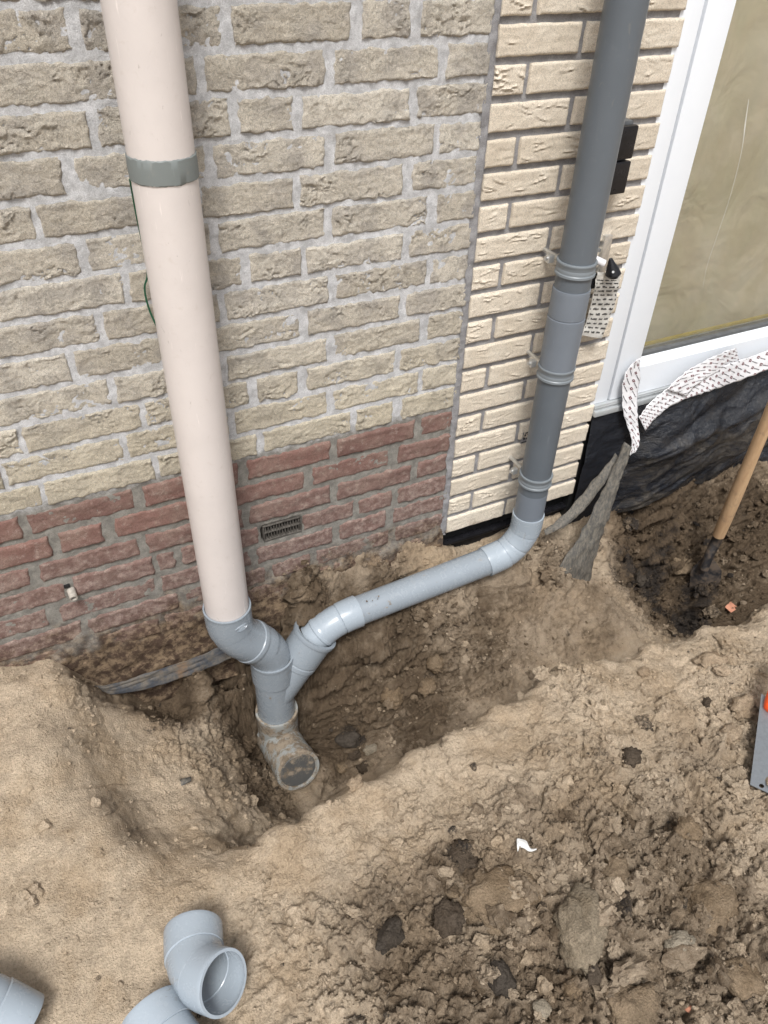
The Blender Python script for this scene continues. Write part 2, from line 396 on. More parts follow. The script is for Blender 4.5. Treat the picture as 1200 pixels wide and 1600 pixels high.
def finish_special():
    # white frame: dirt specks
    t = NT('specked_white_frame'); n = t.noise(30, 4); z = t.sep('Z')
    spk = t.math('MULTIPLY', t.ramp(t.voro(210), .04, .11, 1, 0), t.ramp(t.noise(24, 4, .7), .5, .64))
    spk = t.math('MULTIPLY', spk, t.ramp(z, -.2, -.5, .12, .9))
    c = t.mix(spk, t.mix(n, (.70,.735,.785), (.73,.765,.81)), (.16,.13,.10)); M['white_frame'] = t.done(c, .3, None, .45)
    # glass
    t = NT('window_glass'); tr = t.n('ShaderNodeBsdfTransparent'); tr.inputs[0].default_value = (.87,.865,.84,1)
    gl = t.n('ShaderNodeBsdfGlossy'); gl.inputs['Roughness'].default_value = .02; fr = t.n('ShaderNodeLayerWeight'); fr.inputs[0].default_value = .5
    mx = t.n('ShaderNodeMixShader'); t.l(t.math('ADD', t.math('MULTIPLY', t.math('POWER', fr.outputs['Facing'], 4.), .8), .07), mx.inputs[0]); t.l(tr.outputs[0], mx.inputs[1]); t.l(gl.outputs[0], mx.inputs[2])
    df = t.n('ShaderNodeBsdfDiffuse'); df.inputs[0].default_value = (.62,.6,.54,1); m2 = t.n('ShaderNodeMixShader')
    dust = t.math('ADD', t.math('MULTIPLY', t.ramp(t.voro(95), .02, .07, 1, 0), t.ramp(t.noise(20, 4, .7), .55, .66, 0, .8)), t.ramp(t.noise(7, 6, .6), .3, .8, .03, .16))
    t.l(dust, m2.inputs[0]); t.l(mx.outputs[0], m2.inputs[1]); t.l(df.outputs[0], m2.inputs[2]); t.l(m2.outputs[0], t.out.inputs[0]); M['glass'] = t.m
    # curtain behind the pane
    t = NT('olive_blind'); n = t.noise(6, 5, .6, dist=1.2, stretch=(1.6,1,.7)); 
    c = t.mix(t.ramp(n, .32, .7), (.57,.55,.41), (.65,.59,.45)); M['blind'] = t.done(c, .8, t.bump(t.noise(5, 3, dist=1.), .05, .4), .2)
    # foil: black with dry mud film
    t = NT('black_foil'); n1 = t.noise(6, 6, .7, dist=1.2, stretch=(1,1,1.5)); n2 = t.noise(60, 6, .8)
    md = t.math('MULTIPLY', t.ramp(n1, .40, .75), t.ramp(n2, .30, .66, .25, 1.)); md = t.math('MULTIPLY', md, t.attr('mud'))
    c = t.mix(md, (.012,.014,.019), t.mix(t.ramp(t.noise(300,3), .4, .6), (.06,.052,.043), (.135,.117,.093)))
    M['foil'] = t.done(c, t.math('ADD', .24, t.math('MULTIPLY', md, .55)), t.bump(t.noise(26, 6, .7, dist=2.0, stretch=(1,1,2.4)), .011, .55), .32)
    t = NT('grey_membrane'); n2 = t.noise(40, 6, .7); c = t.mix(t.ramp(t.noise(110, 6, .75, stretch=(1.5,1.5,.35)), .36, .66), (.072,.070,.066), (.165,.148,.122))
    M['membrane'] = t.done(c, .7, t.bump(t.noise(220, 4), .002, .6), .3)
    t = NT('slate_membrane'); n2 = t.noise(30, 6, .7); c = t.mix(t.ramp(n2, .38, .66), (.055,.06,.07), (.14,.122,.10))
    c = t.mix(t.ramp(t.noise(12, 6, .75), .52, .66), c, (.17,.115,.075)); M['slate'] = t.done(c, .75, t.bump(n2, .004, .5), .25)
    # wood
    t = NT('ash_wood'); g = t.noise(30, 5, .6, stretch=(3,3,.16), dist=.4); c = t.mix(t.ramp(g, .3, .7), (.50,.34,.20), (.40,.255,.145))
    c = t.mix(t.ramp(t.noise(25, 5, .7), .55, .75, 0, .6), c, (.24,.165,.11)); M['wood'] = t.done(c, .6, t.bump(g, .001, .4), .3)
    t = NT('muddy_steel'); n2 = t.noise(30, 6, .7); c = t.mix(t.ramp(n2, .42, .6), (.018,.018,.02), (.075,.055,.04)); M['spade'] = t.done(c, t.ramp(n2, .4, .6, .35, .85), t.bump(n2, .006, .5), .5)
    t = NT('tape_white'); n = t.noise(90, 4); M['tape'] = t.done(t.mix(n, (.58,.58,.60), (.70,.70,.72)), .35, t.bump(t.noise(60, 4, .6), .003, .5), .5)
finish_special()
M['print_dark'] = m_plain('print_dark', (.055,.045,.05), .5)
M['print_red'] = m_plain('print_maroon', (.13,.045,.05), .5)
M['print_black'] = m_plain('print_black', (.02,.02,.022), .5)
M['wrap'] = m_plain('clear_wrap', (.50,.49,.46), .3, .5, 0, .12, 50)
M['orange'] = m_plain('orange_grip', (.85,.10,.02), .35, .5, 0, .05)
M['steel'] = m_plain('brushed_steel', (.30,.32,.34), .42, .5, .75, .12, 70)
M['paper'] = m_plain('white_scrap', (.56,.56,.545), .55, .4, 0, .05)
M['yellow'] = m_plain('yellow_strip', (.42,.34,.035), .5)
M['green'] = m_plain('green_wire', (.01,.07,.035), .4)
M['terracotta'] = m_plain('terracotta', (.42,.19,.12), .8)
M['vent'] = m_plain('dusty_plastic', (.085,.077,.068), .8, .2, 0, .4, 120)
M['dark_void'] = m_plain('bitumen_black', (.012,.012,.013), .6, .3, 0, .3, 30, .004)
M['tube'] = m_plain('weathered_tube', (.36,.33,.29), .7, .3, 0, .2, 80)

# ------------------------------------------------------------------ ground: heights from the sections of the dig
CP = []
def cz(px, py, z): p = onZ(px, py, z); CP.append((p[0], p[1], z))
def cy(px, py, Y): p = onY(px, py, Y); CP.append((p[0], p[1], p[2]))
for a in [(0,1040,-1.135),(60,1052,-1.14),(0,1150,-1.135),(0,1300,-1.145),(0,1450,-1.155),(0,1600,-1.16),(110,1280,-1.15),(150,1400,-1.16),(200,1480,-1.165),(320,1480,-1.16),(300,1600,-1.17),
          (105,1170,-1.15),(70,1100,-1.145),(155,1265,-1.155),(200,1325,-1.165),(110,1060,-1.16),
          (152,1180,-1.22),(190,1245,-1.25),(232,1300,-1.245),(125,1105,-1.19),(165,1115,-1.25),(235,1120,-1.33),
          (215,1190,-1.29),(270,1230,-1.32),(280,1290,-1.28),(262,1335,-1.215),(330,1330,-1.20),(345,1290,-1.31),(290,1165,-1.36),(320,1210,-1.37),(372,1170,-1.52),(350,1240,-1.40),(395,1255,-1.50),(408,1280,-1.44),
          (300,1100,-1.42),(250,1160,-1.33),(500,1215,-1.64),(540,1190,-1.63),(570,1160,-1.6),(530,1140,-1.58),(600,1120,-1.54),(560,1080,-1.5),(620,1050,-1.44),(640,1130,-1.55),(700,1100,-1.51),(700,1030,-1.42),(640,1000,-1.36),(760,1060,-1.46),(780,990,-1.40),(720,960,-1.345),(850,1030,-1.45),(830,930,-1.35),(930,1000,-1.45),(900,940,-1.39),(980,985,-1.46),(960,950,-1.43),(1020,1000,-1.48),(925,905,-1.40),
          (965,910,-1.52),(990,950,-1.58),(1050,1000,-1.63),(1090,985,-1.62),(1040,940,-1.6),(980,880,-1.5),(1040,870,-1.48),(1100,910,-1.5),(1180,930,-1.5),(1150,870,-1.43),(1200,850,-1.38),(1100,820,-1.38),
          (1020,1040,-1.125),(1200,1000,-1.12),(1100,1100,-1.11),(1000,1250,-1.1),(800,1200,-1.12),(700,1250,-1.13),(560,1300,-1.14),(600,1450,-1.14),(800,1400,-1.11),(1000,1450,-1.1),(1200,1350,-1.09),(1200,1600,-1.1),(900,1600,-1.11),(600,1600,-1.14),(450,1450,-1.155),(430,1360,-1.15),(850,1120,-1.125)]: cz(*a)
for a in [(480,893,-.002),(560,872,-.002),(640,857,-.002),(690,852,-.002),(400,940,-.002),(520,935,-.035),(620,905,-.03),(460,985,-.04),(570,985,-.09),(640,962,-.1),(720,925,-.1),(810,890,-.1),(870,862,-.08),(880,830,-.01),(720,866,.01),(790,838,.01),
          (960,825,-.035),(1050,785,-.04),(1120,755,-.045),(1200,722,-.05),(200,1085,-.012),(300,1052,-.012),(370,1035,-.012),(300,1075,-.05),(370,1070,-.05),(560,905,-.012),
          (130,1060,-.004),(90,1032,-.003),(50,1037,-.003)]: cy(*a)
rim = [(430,1292),(500,1256),(560,1224),(640,1182),(700,1150),(770,1108),(850,1062),(930,1031),(1010,1005),(1100,975),(1200,943),(1330,895)]
for k, a in enumerate(rim):
    p = onZ(*a, -1.145); CP.append((p[0], p[1], -1.145)); CP.append((p[0], p[1]-.045, -1.135))
    CP.append((p[0]-.005, p[1]+.045, -1.30)); CP.append((p[0]-.01, p[1]+.12, -1.45))
for p in [(-2.6,0,-1.13),(-2.6,-1,-1.14),(-2.6,-2.4,-1.14),(0,-2.6,-1.12),(-1,-2.4,-1.14),(2.6,-2.4,-1.11),(2.6,-.7,-1.12),(2.4,-.05,-1.25),(2.0,-.35,-1.45),(1.5,-.3,-1.48),(-1.5,-.05,-1.135),(-1.5,-.8,-1.15),(-.2,.08,-1.2),(.3,.08,-1.24),(-.9,.08,-1.25),(-.5,.08,-1.3),(1.,.08,-1.2),(1.2,-1.3,-1.1)]: CP.append(p)
CP += [(-.61,-.08,-1.62),(-.60,-.18,-1.65),(-.44,-.08,-1.61),(-.44,-.18,-1.665),(-.525,-.02,-1.64),(-.525,-.28,-1.70),(-.46,-.28,-1.69),(-.6,-.28,-1.665),(-.525,-.22,-1.69),(-.47,-.02,-1.5),(-.60,-.012,-1.50),(-.525,-.12,-1.69)]
CP = np.array(CP)
def tps(r2): return np.where(r2 > 0, .5*r2*np.log(r2+1e-12), 0)
def tps_fit(P, lam):
    n = len(P); K = tps(((P[:,None,:2]-P[None,:,:2])**2).sum(2))+lam*np.eye(n); Q = np.concatenate([np.ones((n,1)), P[:,:2]], 1)
    A = np.zeros((n+3, n+3)); A[:n,:n] = K; A[:n,n:] = Q; A[n:,:n] = Q.T
    return np.linalg.solve(A, np.concatenate([P[:,2], np.zeros(3)]))
TW = tps_fit(CP, 3e-5)
GX0, GX1, GY0, GY1, GS = -1.75, 2.0, -1.8, .08, .0125
gx = np.arange(GX0, GX1+GS, GS); gy = np.arange(GY0, GY1+GS, GS)
XX, YY = np.meshgrid(gx, gy, indexing='ij')
def tps_eval(x, y):
    q = np.stack([x.ravel(), y.ravel()], 1); r = np.zeros(len(q))
    for i in range(0, len(q), 20000):
        c = q[i:i+20000]; r[i:i+20000] = tps(((c[:,None]-CP[None,:,:2])**2).sum(2)) @ TW[:-3] + TW[-3]+c@TW[-2:]
    return r.reshape(x.shape)
HB = np.clip(tps_eval(XX, YY), -1.75, -1.04)
def hb(x, y):
    fx = np.clip((np.asarray(x)-GX0)/GS, 0, len(gx)-1.001); fy = np.clip((np.asarray(y)-GY0)/GS, 0, len(gy)-1.001)
    i, j = fx.astype(int), fy.astype(int); a, b = fx-i, fy-j
    return (HB[i,j]*(1-a)+HB[i+1,j]*a)*(1-b)+(HB[i,j+1]*(1-a)+HB[i+1,j+1]*a)*b
def march(px, py, H):
    d = ray(px, py); d = d/np.linalg.norm(d); t = np.arange(.8, 3.5, .004); P = CAM_LOC+t[:,None]*d
    k = np.argmax(P[:,2] < H(P[:,0], P[:,1])); return P[k]
# soil character masks from what lies where in the dig, plus painted trench shade
def splat(x, y, items):
    r = np.zeros_like(x)
    for px, py, rad, a in items:
        p = march(px, py, hb); r = np.maximum(r, a*np.exp(-(((x-p[0])**2+(y-p[1])**2)/(rad*rad))**1.5))
    return r
CRUMB = [(1000,1400,.30,1.),(800,1500,.26,1.),(1150,1550,.3,1.),(650,1520,.2,.9),(950,1250,.18,.75),(1150,1200,.2,.8),(620,1080,.14,.9),(700,1020,.13,.9),(540,1130,.12,.9),(760,1040,.12,.7),(1060,920,.25,.95),(980,880,.14,.9),(1150,820,.2,.8),(300,1120,.09,.45),(900,1080,.1,.5),(470,930,.1,.8),(620,880,.1,.6),(450,1230,.10,.5),(120,1075,.06,.35),(420,1500,.12,.35),(860,880,.08,.8),(1130,1050,.1,.4),(330,1200,.1,.25)]
DAMP_SHADE = [(1000,1430,.32,.56),(800,1500,.26,.66),(1180,1540,.3,.54),(640,1480,.14,.62),(900,1300,.14,.45),(620,1060,.17,.85),(540,1130,.16,.95),(700,1010,.14,.7),(470,1180,.14,.9),(560,990,.1,.95),(280,1120,.12,1.),(380,1120,.14,1.),(230,1090,.09,.9),(430,1060,.12,1.),(480,930,.1,.7),(820,970,.17,.62),(930,960,.19,.58),(620,1000,.15,.9),(660,1120,.14,.85),(760,970,.12,.7),(600,930,.08,.8),(500,1000,.08,1.),(440,1150,.12,1.05),(1050,930,.22,1.15),(1000,860,.2,1.1),(1180,830,.22,1.1),(1150,930,.2,1.0),(340,1180,.12,.45),(420,1250,.1,.75),(195,1250,.04,.3),(205,1300,.04,.3),(150,1080,.06,.7),(760,1050,.1,.65),(880,1010,.1,.55),(720,1380,.09,.8),(340,1020,.06,1.2),(440,900,.06,.7),(640,880,.07,.45),(870,870,.1,.6),(1080,1180,.09,.4)]  # moist soil; the trench entries also paint in the shade down there
PEAT = [(1070,985,.08,.9),(1010,920,.06,.85),(970,900,.04,.8),(1095,920,.06,.8),(720,1350,.035,.7),(690,1445,.03,.55),(610,1465,.03,.55),(780,1535,.03,.6),(930,1185,.025,.6),(545,1150,.03,.6),(1150,790,.05,.4),(240,1130,.04,.5),(290,1145,.03,.45),(1020,965,.05,.7),(670,1055,.02,.5),(285,1222,.012,.7),(930,830,.05,.5),(590,1460,.03,.4),(1030,880,.05,.6),(1060,930,.2,.34),(1000,860,.14,.30),(1170,820,.16,.26),(960,900,.06,.5)]
def axis(lo, hi, a, b, f, c):
    return np.concatenate([np.arange(lo, a, c), np.arange(a, b, f), np.arange(b, hi+1e-6, c)])
ax = axis(GX0, GX1, -1.2, 1.15, .0027, .012); ay = np.concatenate([np.arange(GY0, -1.3, .012), np.arange(-1.3, .062, .0027)])
AX, AY = np.meshgrid(ax, ay, indexing='ij')
crumb = np.clip(splat(AX, AY, CRUMB)+.18*fbm(AX*7, AY*7, 3, 3), 0, 1)
damp_shade = splat(AX, AY, DAMP_SHADE)+.16*fbm(AX*6, AY*6, 4, 31)
peat = splat(AX, AY, PEAT)
Hs = hb(AX, AY) + .010*fbm(AX*4, AY*4, 3, 1)
edge = np.minimum(np.minimum(AX-GX0, GX1-AX), AY-GY0); e = sstep(.0, .22, edge)
Hs = Hs*e+(1-e)*-1.14                      # outer border level with the surrounding ground sheet
gX, gY = np.gradient(Hs, ax, ay); nz = 1/np.sqrt(1+gX**2+gY**2)
# relief is laid out along the slopes and pushed out along the surface normal
U, W_ = AX-.8*Hs, AY+.8*Hs
wx, wy = U+.03*fbm(U*14, W_*14, 5, 41, .6), W_+.03*fbm(U*14+9, W_*14, 5, 42, .6)
rough = fbm(U*60, W_*60, 4, 43, .65)
lump = np.zeros_like(Hs)
for sc, amp, sd_ in ((15, .022, 51), (33, .013, 52), (75, .007, 53), (150, .0045, 54)):
    f1, f2, idd = worley(wx*sc, wy*sc, sd_)
    dome = np.sqrt(np.clip(1-(f1/(.60+.12*rough))**2, 0, 1))*(.35+.65*idd)*(1+.5*rough)
    lump += amp*dome*(_h(np.floor(idd*4096), np.floor(idd*64), 3) > .3)
def billow(f, sd_, o=4, g=.55):
    r = 0; a_ = 1.
    for i in range(o): r = r+a_*np.abs(noise(wx*f, wy*f, sd_+i)); a_ *= g; f *= 2.1
    return r
D = (.75*lump+.055*(billow(9, 90)-.35))*np.clip(crumb, 0, 1)
D += .05*lump*(1-crumb)+(.0038+.007*crumb)*fbm(U*22, W_*22, 4, 8)
D += .0022*fbm(U*85, W_*85, 4, 9, .62)*(.35+.9*crumb)
# flaking crust and cracks on the trodden bank
f1, f2, idd = worley(wx*12, wy*12, 61)
cm = sstep(.0, .35, fbm(U*5, W_*5, 2, 63)+.25)*(1-.75*crumb)*sstep(-.95, -.7, AX)
D -= .012*sstep(.05, .0, f2-f1)*cm
D += .010*(idd-.5)*cm*sstep(.015, .08, f2-f1)
f1, f2, idd = worley(wx*30, wy*30, 64); cm2 = sstep(.05, .35, fbm(U*9+4, W_*9, 3, 65))*(1-.8*crumb)
D += .006*(idd-.45)*cm2*sstep(.02, .10, f2-f1)
# spade slices and scrapes: long shallow steps across the faces
sl = fbm(U*3+W_*14, W_*3-U*2, 3, 68); D += .007*(sstep(.10, .13, sl)-sstep(-.2, -.17, sl))*(1-crumb*.6)*sstep(.9, .6, nz)
D *= e*(.55+.45*sstep(-1.0, -.72, AX))
H = Hs+D/nz
gxm = {}
def hfull(x, y):
    i = np.clip(np.searchsorted(ax, np.asarray(x)), 1, len(ax)-1); j = np.clip(np.searchsorted(ay, np.asarray(y)), 1, len(ay)-1)
    a = np.clip((x-ax[i-1])/(ax[i]-ax[i-1]), 0, 1); b = np.clip((y-ay[j-1])/(ay[j]-ay[j-1]), 0, 1)
    return (H[i-1,j-1]*(1-a)+H[i,j-1]*a)*(1-b)+(H[i-1,j]*(1-a)+H[i,j]*a)*b
def mask_at(A, x, y):
    i = np.clip(np.searchsorted(ax, x), 0, len(ax)-1); j = np.clip(np.searchsorted(ay, y), 0, len(ay)-1); return A[i,j]
V = np.stack([AX-gX*nz*D, AY-gY*nz*D, Hs+nz*D], 2).reshape(-1,3)
me = bpy.data.meshes.new('ground')
nx, ny = len(ax), len(ay); F = gridfaces(nx, ny)
# surrounding sheet out to the horizon, joined to the border of the dig
B = 150.
ob = [(-B,-B,-1.14),(B,-B,-1.14),(B,GY1+.0,-1.14),(-B,GY1,-1.14)]
me.vertices.add(len(V)+4); me.vertices.foreach_set('co', np.concatenate([V, np.array(ob)]).ravel())
k = len(V); c00, c10, c11, c01 = 0, (nx-1)*ny, nx*ny-1, ny-1
extra = [[k, k+1, c10, c00], [k+1, k+2, c11, c10], [k+3, k, c00, c01]]
FF = np.concatenate([F, np.array(extra)])
me.loops.add(len(FF)*4); me.loops.foreach_set('vertex_index', FF.ravel()); me.polygons.add(len(FF))
me.polygons.foreach_set('loop_start', np.arange(len(FF))*4); me.polygons.foreach_set('use_smooth', np.ones(len(FF), bool)); me.update(calc_edges=True)
for nm, A in (('damp_shade', damp_shade), ('peat', peat)):
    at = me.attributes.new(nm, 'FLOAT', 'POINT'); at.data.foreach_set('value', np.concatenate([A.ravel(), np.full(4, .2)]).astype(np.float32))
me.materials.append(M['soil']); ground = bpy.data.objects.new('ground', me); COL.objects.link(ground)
tag(ground, 'sandy ground dug out into a trench along the house wall', None, kind='structure')

# ------------------------------------------------------------------ brick walls
def brick_mesh(L, h, seed, style, depth=.045):
    g = .0026 if style != 'red' else .0036
    n, m = max(6, int(L/g)), max(6, int(h/g)); r = random.Random(seed)
    u, v = np.meshgrid(np.linspace(-1,1,n), np.linspace(-1,1,m), indexing='ij'); o = seed*7.31
    ea = {'old': .0030, 'red': .003, 'new': .0009}[style]
    hx = L/2+ea*fbm(v*h*20+o, np.sign(u)*3+o, 3, seed); hz = h/2+ea*fbm(u*L*22+o, np.sign(v)*5+o, 3, seed+1)
    # rounded corners
    x, z = u*hx, v*hz
    d = np.minimum(L/2-np.abs(u)*L/2, h/2-np.abs(v)*h/2)
    rad = {'old': .0032, 'red': .006, 'new': .003}[style]; t = np.clip(1-d/rad, 0, 1); y = rad*(1-np.sqrt(np.clip(1-t*t, 0, 1)))*.75
    if style == 'old':
        wxx = x+.014*fbm(x*34+o, z*46, 3, seed+2); wzz = z+.010*fbm(x*34+9+o, z*46, 3, seed+3)
        y += .0013*fbm(x*14+o, z*26, 3, seed+4)
        msk = sstep(.0, .4, noise(x*11+o*2, z*17, seed+6)+r.uniform(-.15, .25))
        cr = np.abs(noise(wxx*24+o, wzz*52+o, seed+5)); y += .0040*sstep(.075, .0, cr)*msk
        st = noise(wxx*19-o, wzz*44, seed+7); y -= .0026*sstep(.10, .15, st)*sstep(.7, .15, st)*(.35+.65*msk)
        y += .0011*fbm(x*95+o, z*120, 3, seed+8)
        y -= r.uniform(.0008, .0032); y += (z*r.uniform(-.05, .03)+x*r.uniform(-.010, .010))
    elif style == 'red':
        y += .0016*fbm(x*22+o, z*40, 4, seed+4)+.0008*fbm(x*120, z*120+o, 2, seed+8); y -= r.uniform(.001, .0045)
    else:
        fa = r.uniform(.35, 1.1)
        for q in range(r.choice((2, 3, 5, 7, 9))):
            cx, cz_, a, ln = r.uniform(-.45, .45)*L, r.uniform(-.38, .38)*h, r.uniform(-.35, .35), r.uniform(.008, .032)
            xr, zr = (x-cx)*math.cos(a)+(z-cz_)*math.sin(a), -(x-cx)*math.sin(a)+(z-cz_)*math.cos(a)
            dd = zr-r.uniform(-9, 9)*xr**2; w_ = np.clip(1-(xr/ln)**2, 0, 1)
            y += w_*fa*(.0034*np.exp(-((dd+.0012)/.0010)**2)-.0030*np.exp(-((dd-.0016)/.0018)**2))
        y += .0007*fbm(x*40+o, z*90, 3, seed+4); y -= r.uniform(0, .0022); y += z*r.uniform(-.02, .02)
    P = np.stack([x, y, z], 2).reshape(-1,3); F = gridfaces(n, m)
    b = [i*m for i in range(n)]+[(n-1)*m+j for j in range(1,m)]+[i*m+m-1 for i in range(n-2,-1,-1)]+[j for j in range(m-2,0,-1)]
    k = len(P); back = P[b].copy(); back[:,1] = depth
    Fs = F.tolist()+[[b[(i+1)%len(b)], b[i], k+i, k+(i+1)%len(b)] for i in range(len(b))]
    return np.concatenate([P, back]), Fs
def put_brick(X0, X1, zc, h, style, seed, parent):
    V, F = brick_mesh(X1-X0, h, seed, style)
    me = bpy.data.meshes.new('brick'); me.from_pydata(V.tolist(), [], F); me.polygons.foreach_set('use_smooth', [True]*len(F)); me.update()
    me.set_sharp_from_angle(angle=math.radians(60)); me.materials.append(M[style])
    o = bpy.data.objects.new('brick', me); COL.objects.link(o); o.parent = parent
    o.location = np.array([(X0+X1)/2, 0, zc])-np.array(parent.location); return o
P_OLD, H_OLD = .0625, .0515
old = empty('brick_wall', (-.6, .0, -1.42), 'weathered buff brick house wall with red bricks along its foot, behind the cream pipe', 'wall')
ROWS = {0:[(None,107),(128,345),(363,547),(566,641),(660,770)],
 1:[(None,'h'),('h',305),(320,507),(522,685),(699,764)],
 2:[(None,138),(153,357),(372,458),(473,639),(653,760)],
 3:[(None,97),(118,320),(335,507),(524,676),(687,751)],
 4:[(None,52),(62,'e'),(315,457),(469,629),(644,744)],
 5:[(None,122),(138,328),(343,506),(519,667),(682,742)],
 6:[(None,192),(203,377),(391,470),(479,628),(640,736)],
 7:[(None,152),(165,'e'),(353,512),(524,665),(674,732)],
 8:[(None,107),(120,'e'),(338,468),(482,623),(635,727)],
 9:[(None,170),(182,343),(357,510),(522,655),(668,722)],
 10:[(None,30),(39,219),(228,388),(402,465),(480,617),(625,718)],
 11:[(None,0),(9,191),(199,357),(368,510),(522,653),(660,715)],
 12:[(None,64),(71,240),(249,400),(413,547),(557,613),(627,712)],
 13:[(None,33),(45,210),(225,372),(386,516),(527,647),(658,707)],
 14:[(None,79),(94,161),(180,'e'),(368,476),(487,608),(622,703)],
 15:[(None,47),(62,217),(230,378),(390,515),(527,642),(652,698)],
 16:[(None,103),(116,240),(246,274),(284,404),(473,553),(560,613),(622,697)],
 17:[(None,75),(92,244),(252,392),(402,520),(530,603),(613,695)],
 18:[(None,130),(138,280),(290,415),(425,485),(493,608),(617,693)]}
seed = 100; ybrick = []
for k in range(-6, 22):
    zc = .0245-P_OLD*k; iv = []
    if k in ROWS:
        last = None
        for a, b in ROWS[k]:
            xa = x_on_wall(a, zc) if isinstance(a, (int, float)) else None; xb = x_on_wall(b, zc) if isinstance(b, (int, float)) else None
            if a is None and b == 'h': xb = -.64; xa = -.84
            elif a is None: xa = xb-.2
            if a == 'h': xa = -.627
            if b == 'e': xb = min(xa+.2, x_on_wall([q for q in ROWS[k] if isinstance(q[0], int) and q[0] > a][0][0], zc)-.012)
            iv.append((xa, xb))
        x = iv[0][0]-.012
    else:
        x = -.012; rr = random.Random(k*13+5)
        x0 = x
        while x > -.95:
            L = rr.choice((.2, .2, .095)); L = min(L, .2); iv.append((x-L, x)); x -= L+.0125
    rr = random.Random(k+77)
    while x > -1.55:
        L = .2 if rr.random() > .25 else .094
        iv.append((x-L, x)); x -= L+.012
    for xa, xb in iv:
        if xb-xa < .012: continue
        style = 'old' if k <= 12 else 'red'
        put_brick(xa, xb, zc+random.uniform(-.0012, .0012), H_OLD+random.uniform(-.002, .002), style, seed, old); seed += 1
xs = np.arange(-1.62, .0005, .006); zs = np.arange(-1.42, .47, .006); GX, GZ = np.meshgrid(xs, zs, indexing='ij')
my = .0004+.0018*fbm(GX*24, GZ*24, 4, 201)+.0012*fbm(GX*120, GZ*120, 3, 202)
vent_hole = (GX > -.492) & (GX < -.398) & (np.abs(GZ+.9755) < .0235)
my = np.where(vent_hole, .05, my)
# earth clinging to the foot of the wall
cl = sstep(-1.11, -1.23, GZ+.09*fbm(GX*7, GZ*7, 3, 210)); my -= cl*(.004+.010*np.clip(fbm(GX*14, GZ*14, 4, 211)+.25, 0, 1))
Pm = np.stack([GX, my, GZ], 2); V, F = sheet(Pm[:, ::-1], .0) if False else (None, None)
n, m = GX.shape; V = Pm.reshape(-1,3); F = gridfaces(n, m).tolist()
bx = boxv(-1.62, -.0005, .055, .25, -1.42, .46, 0); V, F = merge([(V, F), bx])
mobj('mortar', V, F, M['mortar_old'], old, True, 0)

P_NEW, H_NEW, X_END = .06194, .0487, .432
new = empty('brick_wall', (.22, .0, -1.155), 'new cream brick wall strip with dark grey joints beside the white window', 'wall')
for k in range(-7, 20):
    zc = .0482-P_NEW*k
    iv = [(.011, .0765), (.089, .279), (.2915, X_END)] if k % 2 == 0 else [(.011, .1905), (.203, .3925), (.4045, X_END)]
    if k % 2: iv = [(.011, .1905), (.203, X_END)]
    for xa, xb in iv:
        dx = random.uniform(-.0015, .0015)
        put_brick(xa+(dx if xa > .02 else random.uniform(-.001,.001)), xb+(dx if xb < .42 else random.uniform(-.004,.003)), zc, H_NEW+random.uniform(-.0012, .0012), 'new', seed, new); seed += 1
xs = np.arange(-.0085, .4285, .004); zs = np.arange(-1.156, .47, .004); GX, GZ = np.meshgrid(xs, zs, indexing='ij')
my = .0065+.001*fbm(GX*40, GZ*40, 3, 301)+.0008*fbm(GX*150, GZ*150, 2, 302); my = np.where(GX < .008, .0-.0035*np.clip(fbm(GX*60, GZ*30, 3, 303)+.6, 0, 1), my)
GX = np.where(GX < -.003, GX+.0035*fbm(GX*0+1, GZ*26, 4, 304)-.002, GX)
Pm = np.stack([GX, my, GZ], 2); n, m = GX.shape; V = Pm.reshape(-1,3); F = gridfaces(n, m).tolist()
k = len(V); bidx = [i*m for i in range(n)]; bb = Pm.reshape(-1,3)[bidx].copy(); bb[:,1] = .06
V = np.concatenate([V, bb]); F += [[bidx[i], bidx[i+1], k+i+1, k+i] for i in range(n-1)]
V, F = merge([(V, F), boxv(-.0, .4285, .05, .25, -1.156, .46, 0)])
mobj('mortar', V, F, M['mortar_new'], new, True, 0)
# black base profile under the new wall
bp = empty('base_profile', (.22, .03, -1.35), 'black plastic base board in the gap under the cream brick wall', 'profile')
V, F = boxv(.0, .43, .035, .2, -1.45, -1.1565, .002); mobj('board', V, F, M['dark_void'], bp)
V, F = boxv(.004, .43, .012, .034, -1.215, -1.205, .003); mobj('lip', V, F, M['black_plastic'], bp)

# ------------------------------------------------------------------ fixtures of the old wall
vz = .0245-P_OLD*16
vent = empty('air_vent', (-.445, 0, vz-.0225), 'small black slatted air vent set among the red bricks', 'vent')
VF = [boxv(-.4925, -.3975, -.003, .03, vz+.0195, vz+.023, .001), boxv(-.4925, -.3975, -.003, .03, vz-.023, vz-.0195, .001), boxv(-.4925, -.489, -.003, .03, vz-.0195, vz+.0195, .001), boxv(-.401, -.3975, -.003, .03, vz-.0195, vz+.0195, .001), boxv(-.489, -.401, -.001, .03, vz-.0015, vz+.0015, .0005)]
mobj('frame', *merge(VF), M['vent'], vent)
for i in range(13):
    x = -.489+.0068*(i+.5); mobj('slat', *boxv(x-.001, x+.0012, .0, .028, vz-.019, vz+.019, .0004), M['vent'], vent)
mobj('backing', *boxv(-.492, -.398, .031, .045, vz-.022, vz+.022, 0), M['dark_void'], vent)
hp = onY(111, 922); P0 = np.array([hp[0], .02, hp[2]])
V, F = profile(np.array([P0, P0+[0,-.02,-.001], P0+[.001,-.042,-.006]]), [(0,.0085),(1,.0085)], wall=.0028, seg=24)
tb = mobj('tube_stub', V, F, M['tube']); tag(tb, 'short grey tube stub sticking out of the red bricks at left', 'tube')
